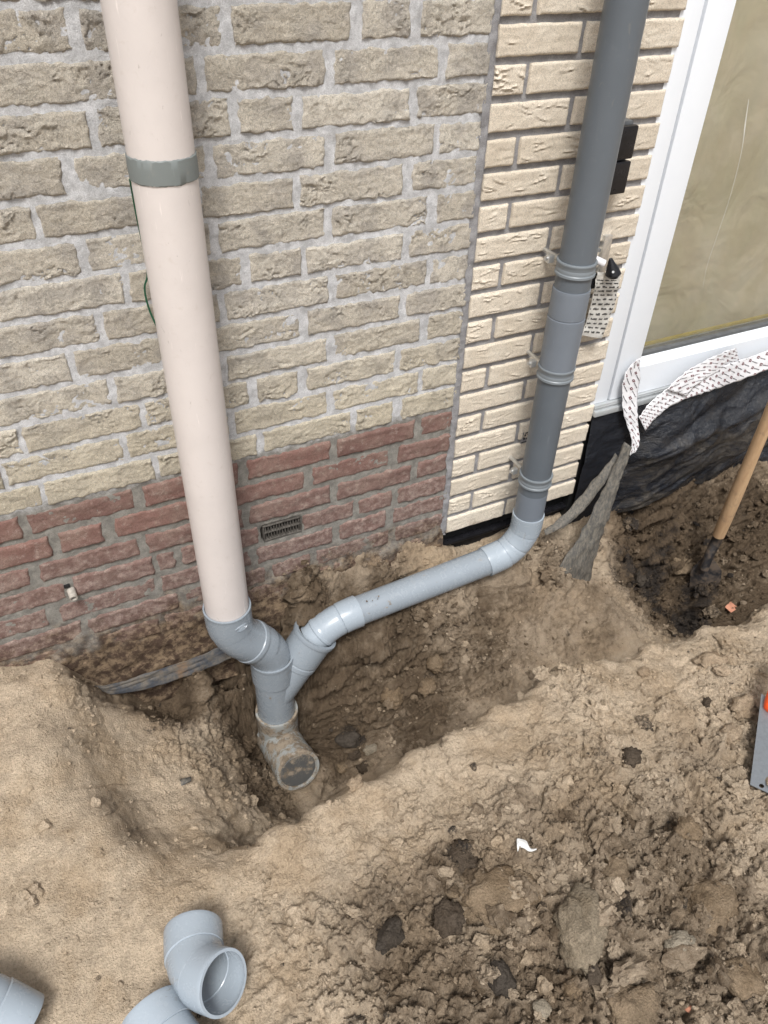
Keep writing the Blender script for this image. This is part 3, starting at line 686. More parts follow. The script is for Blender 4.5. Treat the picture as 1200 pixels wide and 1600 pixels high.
mk = mobj('joint_gap', *boxv(hp[0]-.012, hp[0]+.001, -.0035, .004, hp[2]+.010, hp[2]+.020, .003), M['dark_void'], tb)

# ------------------------------------------------------------------ cream downpipe on the old wall
LX, LY, LR = -.6175, -.095, .0488
lp = empty('downpipe', (LX, LY, -1.135), 'wide cream downpipe standing in front of the weathered brick wall', 'pipe')
mobj('pipe_barrel', *profile(np.array([[LX,LY,-1.13],[LX,LY,-.5],[LX,LY,.5]]), [(0,LR),(1,LR)], fine=.05, seg=64), M['cream'], lp)
zb = z_on_axis(LX, LY-LR, 268)
s = np.linspace(0, 2*math.pi, 96, endpoint=False); V = []; 
for q, (dz, rr_) in enumerate([(-.0205, LR+.0002), (-.019, LR+.0018), (.0, LR+.0022), (.013, LR+.0018), (.0145, LR+.0002)]):
    jz = .0014*fbm(np.cos(s)*3+q, np.sin(s)*3, 5, 400+q, .7)*(1 if q != 2 else .2); V.append(np.stack([LX+rr_*np.cos(s), LY+rr_*np.sin(s), zb+dz+jz], 1))
V = np.concatenate(V); F = [[i*96+j, i*96+(j+1)%96, (i+1)*96+(j+1)%96, (i+1)*96+j] for i in range(4) for j in range(96)]
jb = mobj('joint_band', V, F, M['putty'], lp); jb['label'] = 'grey putty band round the joint'
# green wire behind it
wp = [onY(203, 280, -.045), onY(212, 330, -.03), onY(230, 420, -.02), onY(226, 450, -.018), onY(232, 480, -.02), onY(245, 510, -.03), onY(262, 540, -.04)]
V, F = sweep(catmull(wp, 8), np.full(49, .0017), 10); tag(mobj('wire', V, F, M['green']), 'thin dark green wire hanging behind the cream downpipe', 'wire')

# ------------------------------------------------------------------ grey drain assembly
YX, YY_ = -.525, -.087
path = rounded([(LX,LY,-1.068),(LX,LY,-1.162),(YX,YY_,-1.268),(YX,YY_,-1.345)], .055, 12)
def fitting(name, path, prof, mat, label, cat='pipe fitting', wall=None, parent=None, seg=56, **k):
    V, F = profile(path, prof, seg=seg, wall=wall, **k); o = mobj(name, V, F, mat, parent, True, 32)
    if parent is None: tag(o, label, cat)
    return o
def subpath(path, a, b, n=60): 
    P, L = along(path, np.array([0.])); return along(path, np.linspace(a*L, b*L, n))[0]
up = subpath(path, 0, .56); dn = subpath(path, .44, 1)
e1 = empty('pipe_elbow', (LX, LY, -1.2), 'grey plastic elbow socket gripping the foot of the cream downpipe', 'pipe fitting')
eb_ = fitting('elbow_body', up, [(0,.0500),(.0,.0535),(.015,.0542),(.03,.0534),(.40,.0528),(.41,.0500),(.42,.0512),(.9,.0512),(.91,.0535),(.985,.0540),(1,.0528),(1,.045)], M['pvc'], None, parent=e1, cap0=False)
a = np.linspace(0, 2*math.pi, 40, endpoint=False)
# embossed oval mark on the socket
cz_, th0 = -1.098, -1.26
V = []; F = []
for (ra, rb, lift) in ((.0165,.0085,-.0004),(.0152,.0076,.0018),(.0138,.0066,-.0004)):
    for t in a: 
        ang = th0+ra*math.cos(t)/.0535; V.append((LX+(.0534+lift)*math.cos(ang), LY+(.0534+lift)*math.sin(ang), cz_+rb*math.sin(t)))
F = [[i*40+j, i*40+(j+1)%40, (i+1)*40+(j+1)%40, (i+1)*40+j] for i in range(2) for j in range(40)]
for dz in (.003, -.0005, -.004):
    k = len(V)
    for i, dx in enumerate(np.linspace(-.009, .009, 12)):
        ang = th0+dx/.0535; wv = .0008*math.sin(i*2.1+dz*900)
        for zz, lf in ((-.0009,-.0004),(0,.0015),(.0009,-.0004)): V.append((LX+(.0534+lf)*math.cos(ang), LY+(.0534+lf)*math.sin(ang), cz_+dz+zz+wv))
    F += [[k+i*3+j, k+i*3+3+j, k+i*3+4+j, k+i*3+1+j] for i in range(11) for j in range(2)]
mobj('embossed_mark', V, F, M['pvc'], eb_)
fitting('pipe_elbow', dn, [(0,.0470),(.12,.0470),(.13,.0505),(.40,.0505),(.405,.0498),(1,.0492)], M['pvc'], 'lower grey elbow leading from the cream pipe foot into the branch')
ybr = empty('pipe_branch', (YX, YY_, -1.535), 'grey y-shaped branch joining both pipes above the muddy fitting', 'pipe fitting')
yp = np.array([(YX,YY_,z) for z in np.linspace(-1.295,-1.54,40)])
fitting('main_barrel', yp, [(0,.0498),(0,.0545),(.015,.0552),(.03,.0540),(.315,.0535),(.325,.0518),(.34,.0490),(1,.0490)], M['pvc'], None, parent=ybr, cap0=False)
mo, jn = np.array([-.405, YY_, -1.268]), np.array([YX+.004, YY_, -1.437])
bpth = np.array([mo+(jn-mo)*t for t in np.linspace(0,1,40)])
fitting('branch_arm', bpth, [(0,.0500),(0,.0585),(.03,.0590),(.055,.0580),(.07,.0535),(.38,.0530),(.39,.0505),(.405,.0505),(.415,.0525),(.47,.0525),(.485,.0495),(1,.0480)], M['pvc'], None, parent=ybr, cap0=False)
# glue bead under the collar and the old fitting it stands in
tee = empty('capped_drain_fitting', (YX, -.12, -1.67), 'mud-smeared old grey drain fitting with a capped end in the pit', 'pipe fitting')
tz = -1.612
fitting('collar', np.array([(YX,YY_,z) for z in np.linspace(-1.512,-1.63,20)]), [(0,.0500),(0,.0560),(.05,.0570),(.14,.0562),(.3,.0545),(1,.0545)], M['pvc_muddy'], None, parent=tee, cap0=False)
bar = np.array([(YX-.012, .03, -1.668),(YX-.004,-.087,-1.634),(-.524,-.238,-1.588)])
barrel_ = fitting('barrel', np.array([bar[0]+(bar[2]-bar[0])*t for t in np.linspace(0,1,50)]), [(0,.0545),(.6,.0545),(.605,.0570),(.64,.0575),(.68,.0565),(.86,.0568),(.87,.0592),(.99,.0592),(1,.0580),(1,.0520),(.985,.0510),(.985,.001)], M['pvc_muddy'], None, parent=tee, cap1=False)
V, F = profile(np.array([bar[0]+(bar[2]-bar[0])*t for t in np.linspace(.9,.993,12)]), [(0,.049),(.9,.049),(1,.046),(1,.001)], seg=48, cap1=False)
mobj('end_cap', V, F, M['cap'], barrel_)
# sloping pipe and its elbows
RX, RY, RR = .197, -.097, .0378
d0, d1 = np.array([.115,-.09,-1.2085]), np.array([-.315,-.088,-1.239])
dpipe = fitting('drain_pipe', np.array([d0+(d1-d0)*t for t in np.linspace(0,1,20)]), [(0,RR),(1,RR)], M['pvc'], 'sloping grey drain pipe running along the wall foot between two elbows', 'pipe')
el = rounded([(-.290,-.088,-1.2372),(-.352,-.088,-1.2416),(-.418,YY_,-1.286)], .05, 12)
fitting('pipe_elbow', subpath(el,0,1), [(0,.0380),(0,.0415),(.02,.0418),(.34,.0412),(.355,.0388),(.37,.0402),(.74,.0405),(.76,.0425),(.80,.0425),(.82,.0405),(1,.0405)], M['pvc_new'], 'grey elbow pushed into the flared mouth of the branch', cap0=False)
er = rounded([(RX,RY,-1.072),(RX,RY,-1.137),(.158,-.093,-1.197),(.085,-.09,-1.2107)], .032, 8)
fitting('pipe_elbow', subpath(er,0,1,90), [(0,.0380),(0,.0415),(.015,.0418),(.28,.0412),(.29,.0390),(.305,.0400),(.50,.0400),(.51,.0388),(.525,.0400),(.69,.0400),(.70,.0390),(.715,.0412),(.985,.0416),(1,.0412),(1,.038)], M['pvc_new'], 'grey two-segment elbow at the foot of the dark downpipe', cap0=False, cap1=False)

# ------------------------------------------------------------------ dark downpipe on the new wall
zr = lambda py: z_on_axis(RX, RY-RR*.8, py)
rp = empty('downpipe', (RX, RY, -1.1), 'dark grey downpipe clamped in front of the new cream brick wall', 'pipe')
zc0, zc1, zc2 = zr(457), zr(497), zr(598)
vert = lambda a, b: np.array([(RX,RY,z) for z in np.linspace(a, b, 24)])
o = fitting('upper_pipe', vert(.5, zc0-.02), [(0,RR),(1,RR)], M['pvc_dark'], None, parent=rp, fine=.05)
o = fitting('coupling_sleeve', vert(zc0, zc2), [(0,RR),(0,.0398),(.01,.0402),(.29,.0402),(.294,.0390),(.302,.0390),(.306,.0408),(.32,.0410),(.985,.0402),(1,.0395),(1,RR)], M['pvc_mid'], None, parent=rp, cap0=False, cap1=False)
o = fitting('lower_pipe', vert(zc2+.02, -1.125), [(0,RR),(1,RR)], M['pvc_dark'], None, parent=rp, fine=.05)
mobj('foot_sleeve', *profile(vert(zr(776), -1.09), [(0,RR+.0001),(0,RR+.0006),(1,RR+.0006),(1,RR)], cap0=False, cap1=False), M['pvc_mid'], rp)
for i, (py, where) in enumerate(((424, 'topmost pipe clamp on the dark downpipe, by the hanging wrapper'), (588, 'middle pipe clamp on the dark downpipe, below the sleeve'), (756, 'lowest pipe clamp on the dark downpipe, above its elbow'))):
    z = zr(py); c = empty('pipe_clamp', (RX, RY, z-.015), where, 'clamp', 'clamps holding the dark downpipe')
    ring_ = mobj('ring', *profile(vert(z+.0145, z-.0145), [(0,RR),(0,.0415),(.06,.0424),(.16,.0424),(.24,.0408),(.40,.0408),(.48,.0400),(.56,.0408),(.78,.0408),(.84,.0424),(.94,.0424),(1,.0425),(1,RR)], fine=.003, cap0=False, cap1=False), M['clampring'], c)
    mobj('stud', *sweep(np.array([(RX-.012, RY+.03, z+.003),(RX-.012, -.03, z+.003),(RX-.012,.02,z+.003)]), [.005,.005,.005], 16), M['zinc'], c)
    mobj('lug', *boxv(RX-.051, RX-.036, RY+.028, RY+.040, z+.002, z+.018, .002), M['zinc'], ring_)
    V, F = sweep(np.array([(RX-.056, RY+.034, z+.012),(RX-.040, RY+.034, z+.010)]), [.0045,.0045], 12); mobj('screw', V, F, M['zinc'], ring_)

# ------------------------------------------------------------------ small fixtures on the new wall
sx = onY(958, 245, -.04)
sock = empty('outdoor_socket', (.32, -.02, -.30), 'black double outdoor socket box half hidden behind the dark downpipe', 'socket')
t0, t1, t2 = onY(985, 197, -.045)[2], onY(970, 252, -.045)[2], onY(950, 306, -.045)[2]
xr = onY(984, 240, -.045)[0]+.010
mobj('back_box', *boxv(xr-.075, xr-.002, -.03, .004, t2-.002, t0+.006, .004), M['gasket'], sock)
mobj('cover', *boxv(xr-.077, xr, -.045, -.0305, t1+.002, t0, .004), M['black_plastic'], sock)
mobj('cover', *boxv(xr-.077, xr, -.045, -.0305, t2, t1-.002, .004), M['black_plastic'], sock)

br = empty('wall_bracket', (.33, -.02, -.50), 'zinc wall bracket with a white stub and black cone behind the dark downpipe', 'bracket')
b0, b1 = onY(929, 372, -.012), onY(943, 415, -.012)
plate_ = mobj('plate', *boxv(b1[0]-.012, b1[0]+.010, -.012, .003, b1[2]-.03, b0[2]+.0, .002), M['zinc'], br)
pb = onY(936, 391, -.014); mobj('screw', *sweep(np.array([(pb[0], -.011, pb[2]),(pb[0], -.0165, pb[2])]), [.0045,.004], 16), M['steel'], plate_)
s0, s1 = onY(925, 403, -.035), onY(944, 412, -.05)
mobj('white_stub', *sweep(np.array([s0, s1]), [.0085,.0085], 24), M['tape'], br)
c0 = onY(955, 424, -.055)
nV = []; ang = np.linspace(0, 2*math.pi, 24, endpoint=False)
cone_path = [onY(954, 404, -.055), onY(955, 412, -.057), onY(957, 420, -.060), onY(958, 428, -.062), onY(957, 433, -.062)]
V, F = sweep(np.array(cone_path), [.004,.0085,.0135,.0175,.012], 24); cone_ = mobj('cone', V, F, M['black_plastic'], br)
V, F = sweep(np.array([onY(958, 425, -.0805), onY(958, 425, -.083)]), [.003,.0025], 12); mobj('cone_screw', V, F, M['zinc'], cone_)
mobj('clip', *boxv(onY(922,440,-.03)[0]-.004, onY(930,440,-.03)[0]+.004, -.035, -.02, onY(926,450,-.03)[2], onY(926,428,-.03)[2], .003), M['black_plastic'], br)

def glyphs(P, marks, lift):
    """flat print on a sheet grid: marks = (s0,s1,t0,t1) boxes in grid index space"""
    n, m = P.shape[:2]
    du = np.gradient(P, axis=0); dv = np.gradient(P, axis=1); N = np.cross(du, dv); N /= np.linalg.norm(N, axis=2, keepdims=True)+1e-12
    def S(A, s, t):
        s = min(max(s, 0), n-1.001); t = min(max(t, 0), m-1.001); i, j = int(s), int(t); a, b = s-i, t-j
        return (A[i,j]*(1-a)+A[i+1,j]*a)*(1-b)+(A[i,j+1]*(1-a)+A[i+1,j+1]*a)*b
    V, F = [], []
    for q in marks:
        if any(not(0 <= s <= n-1 and 0 <= t <= m-1) for s, t in q): continue
        k = len(V)
        for s, t in q: V.append(S(P, s, t)+S(N, s, t)*lift)
        F.append([k, k+1, k+2, k+3])
    return np.array(V), F
def word(rr, s, t, ds, dt, width, height, n):
    """a row of small letter-like strokes along direction (ds,dt) in grid space"""
    out = []; px, pt = -dt, ds
    for i in range(n):
        a = width*i/n; b = a+width/n*.72
        for lo, hi in rr.choice((((0,.35),(.6,1)), ((0,1),), ((0,.7),), ((.25,1),), ((0,.3),(.45,.7)))):
            lo, hi = lo*height, hi*height
            out.append([(s+ds*a+px*lo[0] if isinstance(lo, tuple) else s+ds*a+px*lo, t+dt*a+pt*lo), (s+ds*b+px*lo, t+dt*b+pt*lo), (s+ds*b+px*hi, t+dt*b+pt*hi), (s+ds*a+px*hi, t+dt*a+pt*hi)])
    return out
# hanging printed wrapper
wr = empty('hanging_wrapper', (.33, -.05, -.72), 'printed clear wrapper strip hanging beside the dark downpipe', 'wrapper')
L = [onY(934,425,-.045), onY(930,445,-.043), onY(925,470,-.035), onY(917,500,-.03), onY(909,524,-.028)]
Rr = [onY(970,430,-.045), onY(967,445,-.045), onY(962,470,-.04), onY(952,500,-.036), onY(940,529,-.033)]
P = ribbon(L, Rr, 9, 8, .003, 3); V, F = sheet(P, .0012); strip_ = mobj('strip', V, F, M['wrap'], wr)
rr_ = random.Random(4); mk = []
n_, m_ = P.shape[:2]
for i in range(13):
    s = 5+i*2.05
    if s > n_-2: break
    t = .35 if i % 2 == 0 else -.9
    while t < m_-1.2:
        wdt = rr_.choice((1.9, 1.5, 1.3)) 
        for q in range(5):
            a = t+wdt*q/5; b = a+wdt/5*.8; h0 = rr_.choice((-.35, -.1, -.35)); h1 = rr_.choice((.4, .55, .4))
            if a > .1 and b < m_-1.1: mk.append([(s+h0, a), (s+h1, a), (s+h1, b), (s+h0, b)])
        t += wdt+.75
for lift in (.0006, -.0018)[:1]:
    V, F = glyphs(P, mk, lift); mobj('print', V, F, M['print_black'], strip_, False)['kind'] = 'stuff'
V, F = glyphs(P, mk, -.0018); mobj('print', V, F, M['print_black'], strip_, False)['kind'] = 'stuff'
# stamped plate in the joint
st = onY(822, 677, .0)
stp = mobj('stamped_plate', *boxv(st[0]-.012, st[0]+.02, -.0015, .008, onY(818,692)[2], onY(822,664)[2], .001), M['mortar_new'])
tag(stp, 'small grey plate with black stamp in the joint left of the dark downpipe', 'plate')
Vs, Fs = [], []; zz0, zz1 = onY(818,692)[2], onY(822,664)[2]; hh = zz1-zz0
bars = [(-.010,.018,.90,.96),(-.010,-.0085,.30,.96),(-.006,.018,.72,.77),(-.004,.012,.52,.60),(-.006,.0,.38,.5),(.002,.010,.36,.48),(-.008,-.002,.2,.33),(.001,.006,.2,.3),(-.012,.014,.04,.10),(.008,.014,.1,.3)]
for a, b, c, d in bars:
    k = len(Vs); Vs += [(st[0]+a,-.0019,zz0+c*hh),(st[0]+b,-.0019,zz0+c*hh),(st[0]+b,-.0019,zz0+d*hh),(st[0]+a,-.0019,zz0+d*hh)]; Fs.append([k,k+1,k+2,k+3])
mobj('stamp', Vs, Fs, M['print_black'], stp, False)

# ------------------------------------------------------------------ window
win = empty('window', (1.1, .03, -.89), 'white framed window with dusty olive glass at the right', 'window')
XR = 1.9
mobj('jamb', *boxv(.424, .481, .006, .09, -.858, .5, .0025), M['white_frame'], win)
mobj('jamb_rebate', *boxv(.481, .4875, .016, .09, -.858, .5, 0), M['sill'], win)
mobj('sash_stile', *boxv(.4875, .5625, .004, .07, -.857, .5, .003), M['white_frame'], win)
V = [(.5628,.004,-.857),(XR,.004,-.857),(XR,.004,-.775),(.5628,.004,-.775),(XR,.026,-.757),(.5628,.026,-.757),(XR,.07,-.757),(.5628,.07,-.757),(XR,.07,-.857),(.5628,.07,-.857)]
mobj('bottom_rail', V, [[0,1,2,3],[3,2,4,5],[5,4,6,7],[7,6,8,9],[9,8,1,0],[0,3,5,7,9],[1,8,6,4,2]], M['white_frame'], win, False)
pane_ = mobj('pane', *boxv(.5628, XR, .036, .040, -.747, .5, 0), M['glass'], win, False)
mobj('gasket', *boxv(.5628, XR, .024, .05, -.7568, -.7475, .002), M['gasket'], pane_)
mobj('spacer_bar', *boxv(.566, XR, .052, .058, -.7465, -.737, .001), M['yellow'], pane_)
so = [boxv(.4335, XR, -.004, .08, -.872, -.8585, .002), boxv(.4335, XR, -.012, .08, -.889, -.8725, .003), boxv(.4335, XR, -.0055, -.0035, -.8665, -.8635, .0005)]
sl = mobj('sill', *merge(so), M['sill'], win)
# streak on the glass
ds = [onY(1170,155,.0355), onY(1165,190,.0355), onY(1158,240,.0355), onY(1140,310,.0355), onY(1120,370,.0355), onY(1105,415,.0355), onY(1098,450,.0355)]
C = catmull(ds, 6); wdt = np.interp(np.linspace(0,1,len(C)), [0,.2,.3,1], [.0015,.004,.0016,.0005])
V = np.concatenate([C+np.stack([wdt/2,0*wdt,0*wdt],1), C-np.stack([wdt/2,0*wdt,0*wdt],1)]); n = len(C); F = [[i,i+1,n+i+1,n+i] for i in range(n-1)]
mobj('dried_streak', V, F, M['wrap'], pane_)
xs = np.linspace(.45, XR, 120); zs = np.linspace(-.86, .55, 60); GX, GZ = np.meshgrid(xs, zs, indexing='ij')
P = np.stack([GX, 0.115+.03*fbm(GX*2.6+GZ*1.2, GZ*.8, 3, 501), GZ], 2); V, F = sheet(P, .002)
bl = mobj('window_blind', V, F, M['blind']); tag(bl, 'olive brown sheet hanging behind the dusty window glass', 'sheet')
# house behind the opening
hw = [boxv(.43, XR, .26, .40, -1.45, .5, 0), boxv(.43, XR, .012, .0905, -1.45, -.8895, 0)]
fw = mobj('foundation_wall', *merge(hw), M['dark_void']); tag(fw, 'black coated foundation wall under the white window', 'wall')

# ------------------------------------------------------------------ black foil under the window
xs = np.linspace(.434, 1.75, 300); zs = np.linspace(-.885, -1.262, 110); GX, GZ = np.meshgrid(xs, zs, indexing='ij')
v = (GZ+.885)/(-1.262+.885); a = sstep(.50, .72, GX)
line1 = -.955+(GX-.6)*.02; fold = np.exp(-((GZ-(-1.045+.16*np.clip(GX-.6, 0, 1.2)))/.028)**2)
bulge = np.sin(np.clip(v, 0, 1)**.8*math.pi*.80)
Y = -.004-a*(.010+.052*bulge)-a*.022*fold-.006*(1-a)*bulge
wv = GX*.8-GZ*1.9
Y += a*.020*fbm(wv*3.6, (GX+GZ)*1.8, 2, 511)+a*.006*(np.abs(fbm(wv*7.5+.6*fbm(GX*6,GZ*6,2,515), (GX+GZ)*3.0, 2, 513))-.2)*2+.0035*fbm(GX*16, GZ*16, 3, 512)
Y = np.minimum(Y, -.002)
sag = -.03*a*v*np.sin(GX*5)+a*v*.035*(GX-.6)
P = np.stack([GX, Y, GZ+sag], 2); V, F = sheet(P, .0015)
foil = mobj('plastic_foil', V, F, M['foil'], None, True, 0); tag(foil, 'dirty black plastic foil draped below the white window', 'foil')
at = foil.data.attributes.new('mud', 'FLOAT', 'POINT'); mu = (sstep(.5, .62, GX)*(.35+.75*sstep(.25, .5, v))).ravel()
at.data.foreach_set('value', np.concatenate([mu, mu]).astype(np.float32))

# grey membranes
def strap(name, L, Rr, mat, label, cat, wob=.004, sd_=1, across=14, thick=.0022, bul=.016):
    P = ribbon(L, Rr, across, 8, wob, sd_); tt = np.linspace(0, 1, across)[None,:]; P[:,:,1] -= bul*np.sin(math.pi*tt)*np.interp(np.linspace(0,1,len(P)), [0,.75,1], [1,.8,.1])[:,None]; V, F = sheet(P, thick); return tag(mobj(name, V, F, mat, None, True, 0), label, cat)
strap('membrane_strap', [onY(975,690,-.07),onY(958,730,-.08),onY(937,775,-.09),onY(915,820,-.10),onY(898,850,-.108),onY(872,888,-.118),onY(862,905,-.125)+np.array([0,-.01,-.05])],
      [onY(985,697,-.082),onY(972,740,-.095),onY(958,785,-.105),onY(947,820,-.115),onY(938,850,-.12),onY(925,890,-.128),onY(922,910,-.13)+np.array([0,-.01,-.05])], M['membrane'], 'wide grey membrane strap running down into the soil from the foil', 'membrane', .006, 5)
strap('membrane_strap', [onY(962,708,-.055),onY(940,735,-.06),onY(915,765,-.06),onY(890,795,-.065),onY(868,815,-.07),onY(850,828,-.075)],
      [onY(962,722,-.065),onY(943,752,-.07),onY(922,785,-.075),onY(900,808,-.08),onY(876,825,-.085),onY(852,836,-.085)], M['membrane'], 'narrow grey membrane strap curling towards the foot of the cream bricks', 'membrane', .004, 6)
strap('membrane_strip', [onY(145,1072,-.03),onY(190,1065,-.03),onY(250,1045,-.028),onY(310,1025,-.026),onY(350,1008,-.024),onY(400,995,-.02)],
      [onY(150,1084,-.038),onY(195,1083,-.04),onY(255,1068,-.04),onY(315,1048,-.038),onY(355,1030,-.036),onY(400,1018,-.03)], M['slate'], 'slate grey membrane strip along the wall foot left of the elbows', 'membrane', .004, 7, bul=.0)
# printed white tape
def tape(L, Rr, seed, parent, wob=.0016):
    P = ribbon(L, Rr, 13, 10, wob, seed); n = len(P); ii = np.arange(n); dd = P[:,-1]-P[:,0]
    P[:,0] += dd*(.05*fbm(ii*.5+seed, ii*0.+.3, 3, seed))[:,None]; P[:,-1] -= dd*(.05*fbm(ii*.5+seed, ii*0.+7.3, 3, seed+1))[:,None]
    jj, kk = np.meshgrid(ii, np.arange(13), indexing='ij'); P[:,:,1] -= .0016*np.abs(noise(jj*.3+kk*.45+seed, kk*.3-jj*.1, seed+5)); V, F = sheet(P, .0009)
    o = mobj('tape_strip', V, F, M['tape'], parent, True, 0)
    n, m = P.shape[:2]; sl_ = np.linalg.norm(np.diff(P[:,6], axis=0), axis=1).mean(); tw = np.linalg.norm(P[:,0]-P[:,-1], axis=1).mean()/(m-1)
    rr = random.Random(seed); red, dark = [], []
    u = np.array([math.cos(.6), math.sin(.6)]); pv = np.array([-u[1], u[0]])
    Ls = sl_*n
    for a in np.arange(-.1, Ls+.2, .036):
        for b in np.arange(-.145*7-.6*Ls//.0145*.0145, .16, .0145):
            c = u*(a+(.018 if int(round(b/.0145)) % 2 else 0))+pv*b
            if not (-.03 < c[1] < .12 and -.05 < c[0] < Ls+.05): continue
            def q(x0, x1, y0, y1):
                r_ = []
                for x_, y_ in ((x0,y0),(x1,y0),(x1,y1),(x0,y1)):
                    p_ = c+u*x_+pv*y_; r_.append((p_[0]/sl_, p_[1]/tw))
                return r_
            red += [q(0,.0068,-.0036,-.0012), q(0,.0068,.0012,.0036), q(0,.0022,-.0012,.0012), q(.0046,.0068,-.0012,.0012)]
            x = .0088
            for i in range(7):
                w_ = rr.choice((.0019,.0025,.0030)); h_ = rr.choice((.0010,.0014,.0012)); dark.append(q(x, x+w_*.75, -h_, h_)); x += w_
    for nm, mk, mt in (('logo_print', red, 'print_red'), ('text_print', dark, 'print_dark')):
        N_ = np.cross(np.gradient(P, axis=0), np.gradient(P, axis=1)); front = (N_*(CAM_LOC-P)).sum() > 0
        V, F = glyphs(P, mk, .0007 if front else -.0016)
        if len(V): mobj(nm, V, F, M[mt], o, False)['kind'] = 'stuff'
t1_ = empty('sealing_tape', (.55, -.04, -1.04), 'printed white sealing tape strip hanging down from the window corner', 'tape')
tape([onY(994,562,-.012),onY(978,582,-.014),onY(972,610,-.018),onY(974,645,-.03),onY(980,665,-.036),onY(987,690,-.05),onY(983,712,-.055)],
     [onY(1000,560,-.012),onY(1000,590,-.015),onY(996,615,-.02),onY(996,645,-.034),onY(998,670,-.045),onY(999,692,-.06),onY(993,706,-.064)], 21, t1_)
t2_ = empty('sealing_tape', (.9, -.04, -.95), 'long printed white sealing tape stretched along the top of the foil', 'tape')
tape([onY(998,652,-.040),onY(1015,630,-.036),onY(1050,603,-.032),onY(1090,587,-.03),onY(1140,568,-.03),onY(1200,548,-.03),onY(1290,520,-.03)],
     [onY(1008,672,-.05),onY(1025,652,-.048),onY(1055,630,-.046),onY(1095,615,-.046),onY(1140,600,-.046),onY(1200,578,-.046),onY(1290,548,-.046)], 22, t2_)
t3_ = empty('sealing_tape', (.75, -.03, -.86), 'printed white tape end stuck up onto the lower window rail', 'tape')
tape([onY(1040,608,-.040),onY(1070,582,-.036),onY(1100,564,-.028),onY(1130,550,-.022),onY(1150,543,-.02)],
     [onY(1072,618,-.05),onY(1095,596,-.046),onY(1115,584,-.036),onY(1138,574,-.028),onY(1154,563,-.024)], 23, t3_)

# ------------------------------------------------------------------ spade
sp = empty('spade', (.87, -.2, -1.55), 'spade with a wooden handle and muddy black blade stuck in the dark pit', 'spade')
hb0, ht = onY(1123, 836, -.2), onY(1200, 655, -.24); hd = (ht-hb0)/np.linalg.norm(ht-hb0)
mobj('handle', *sweep(np.array([hb0+hd*t for t in np.linspace(.0, 1.0, 30)]), [.0178+.0012*math.sin(i*.4) for i in range(30)], 32), M['wood'], sp)
neck = [hb0+hd*.012, hb0+hd*-.03, onY(1108,868,-.205), onY(1100,890,-.215)]
mobj('socket', *sweep(catmull(neck, 5), np.interp(np.linspace(0,1,16), [0,.15,1], [.0165,.0165,.013]), 28), M['spade'], sp)
bt, bb_ = onY(1106, 876, -.205), onY(1100, 935, -.235)
ax_ = (bb_-bt); side = np.cross(ax_, ray(1100,900)); side /= np.linalg.norm(side); side = side*.8+np.array([.5,.3,.1])*.2; side /= np.linalg.norm(side)
nrm = np.cross(side, ax_); nrm /= np.linalg.norm(nrm)
g = []
for i, s_ in enumerate(np.linspace(0, 1.9, 24)):
    hwid = .045*min(1, .35+s_*2.2)*(1 if s_ < 1.3 else max(.25, 1-(s_-1.3)**2*1.5))
    g.append([bt+ax_*s_+side*hwid*t+nrm*(.012*(t*t)-.012*(1-min(1,s_*2))*(1-t*t)*-1) for t in np.linspace(-1,1,11)])
V, F = sheet(np.array(g), .003); mobj('blade', V, F, M['spade'], sp)

# ------------------------------------------------------------------ loose elbows on the ground
def loose_elbow(c, da, db, la, lb, label, r=.0445, grp='loose grey elbows on the sand'):
    c = np.array(c); da = np.array(da, float); da /= np.linalg.norm(da); db = np.array(db, float); db /= np.linalg.norm(db)
    p = rounded([c+da*la, c, c+db*lb], .045, 12); p = subpath(p, 0, 1, 80)
    o = fitting('loose_pipe_elbow', p, [(0,r+.0012),(.01,r+.0018),(.32,r+.0014),(.328,r-.001),(.338,r),(.645,r),(.655,r-.001),(.665,r+.0014),(.99,r+.0018),(1,r+.0012)], M['pvc_new'], label, wall=.0032, seg=64)
    o['group'] = grp; return o
z0 = -1.095
pm, pc, pe = onZ(352,1541,-1.080), onZ(304,1522,-1.102), onZ(302,1455,-1.115)
loose_elbow(pc, pm-pc+np.array([0.01,-.012,.022]), pe-pc, .066, .075, 'loose grey elbow lying on the sand with its open mouth facing out')
pc2, pe2 = onZ(264,1634,-1.115), onZ(234,1576,-1.115)
loose_elbow(pc2, (.05,-.10,.0), pe2-pc2, .07, .06, 'loose grey elbow cut by the bottom edge, beside the open-mouthed one')
pc3, pe3 = onZ(-56,1556,-1.07), onZ(27,1600,-1.125)
loose_elbow(pc3, (-.09,-.02,.0), pe3-pc3, .07, .10, 'loose grey elbow at the bottom left corner of the sand')

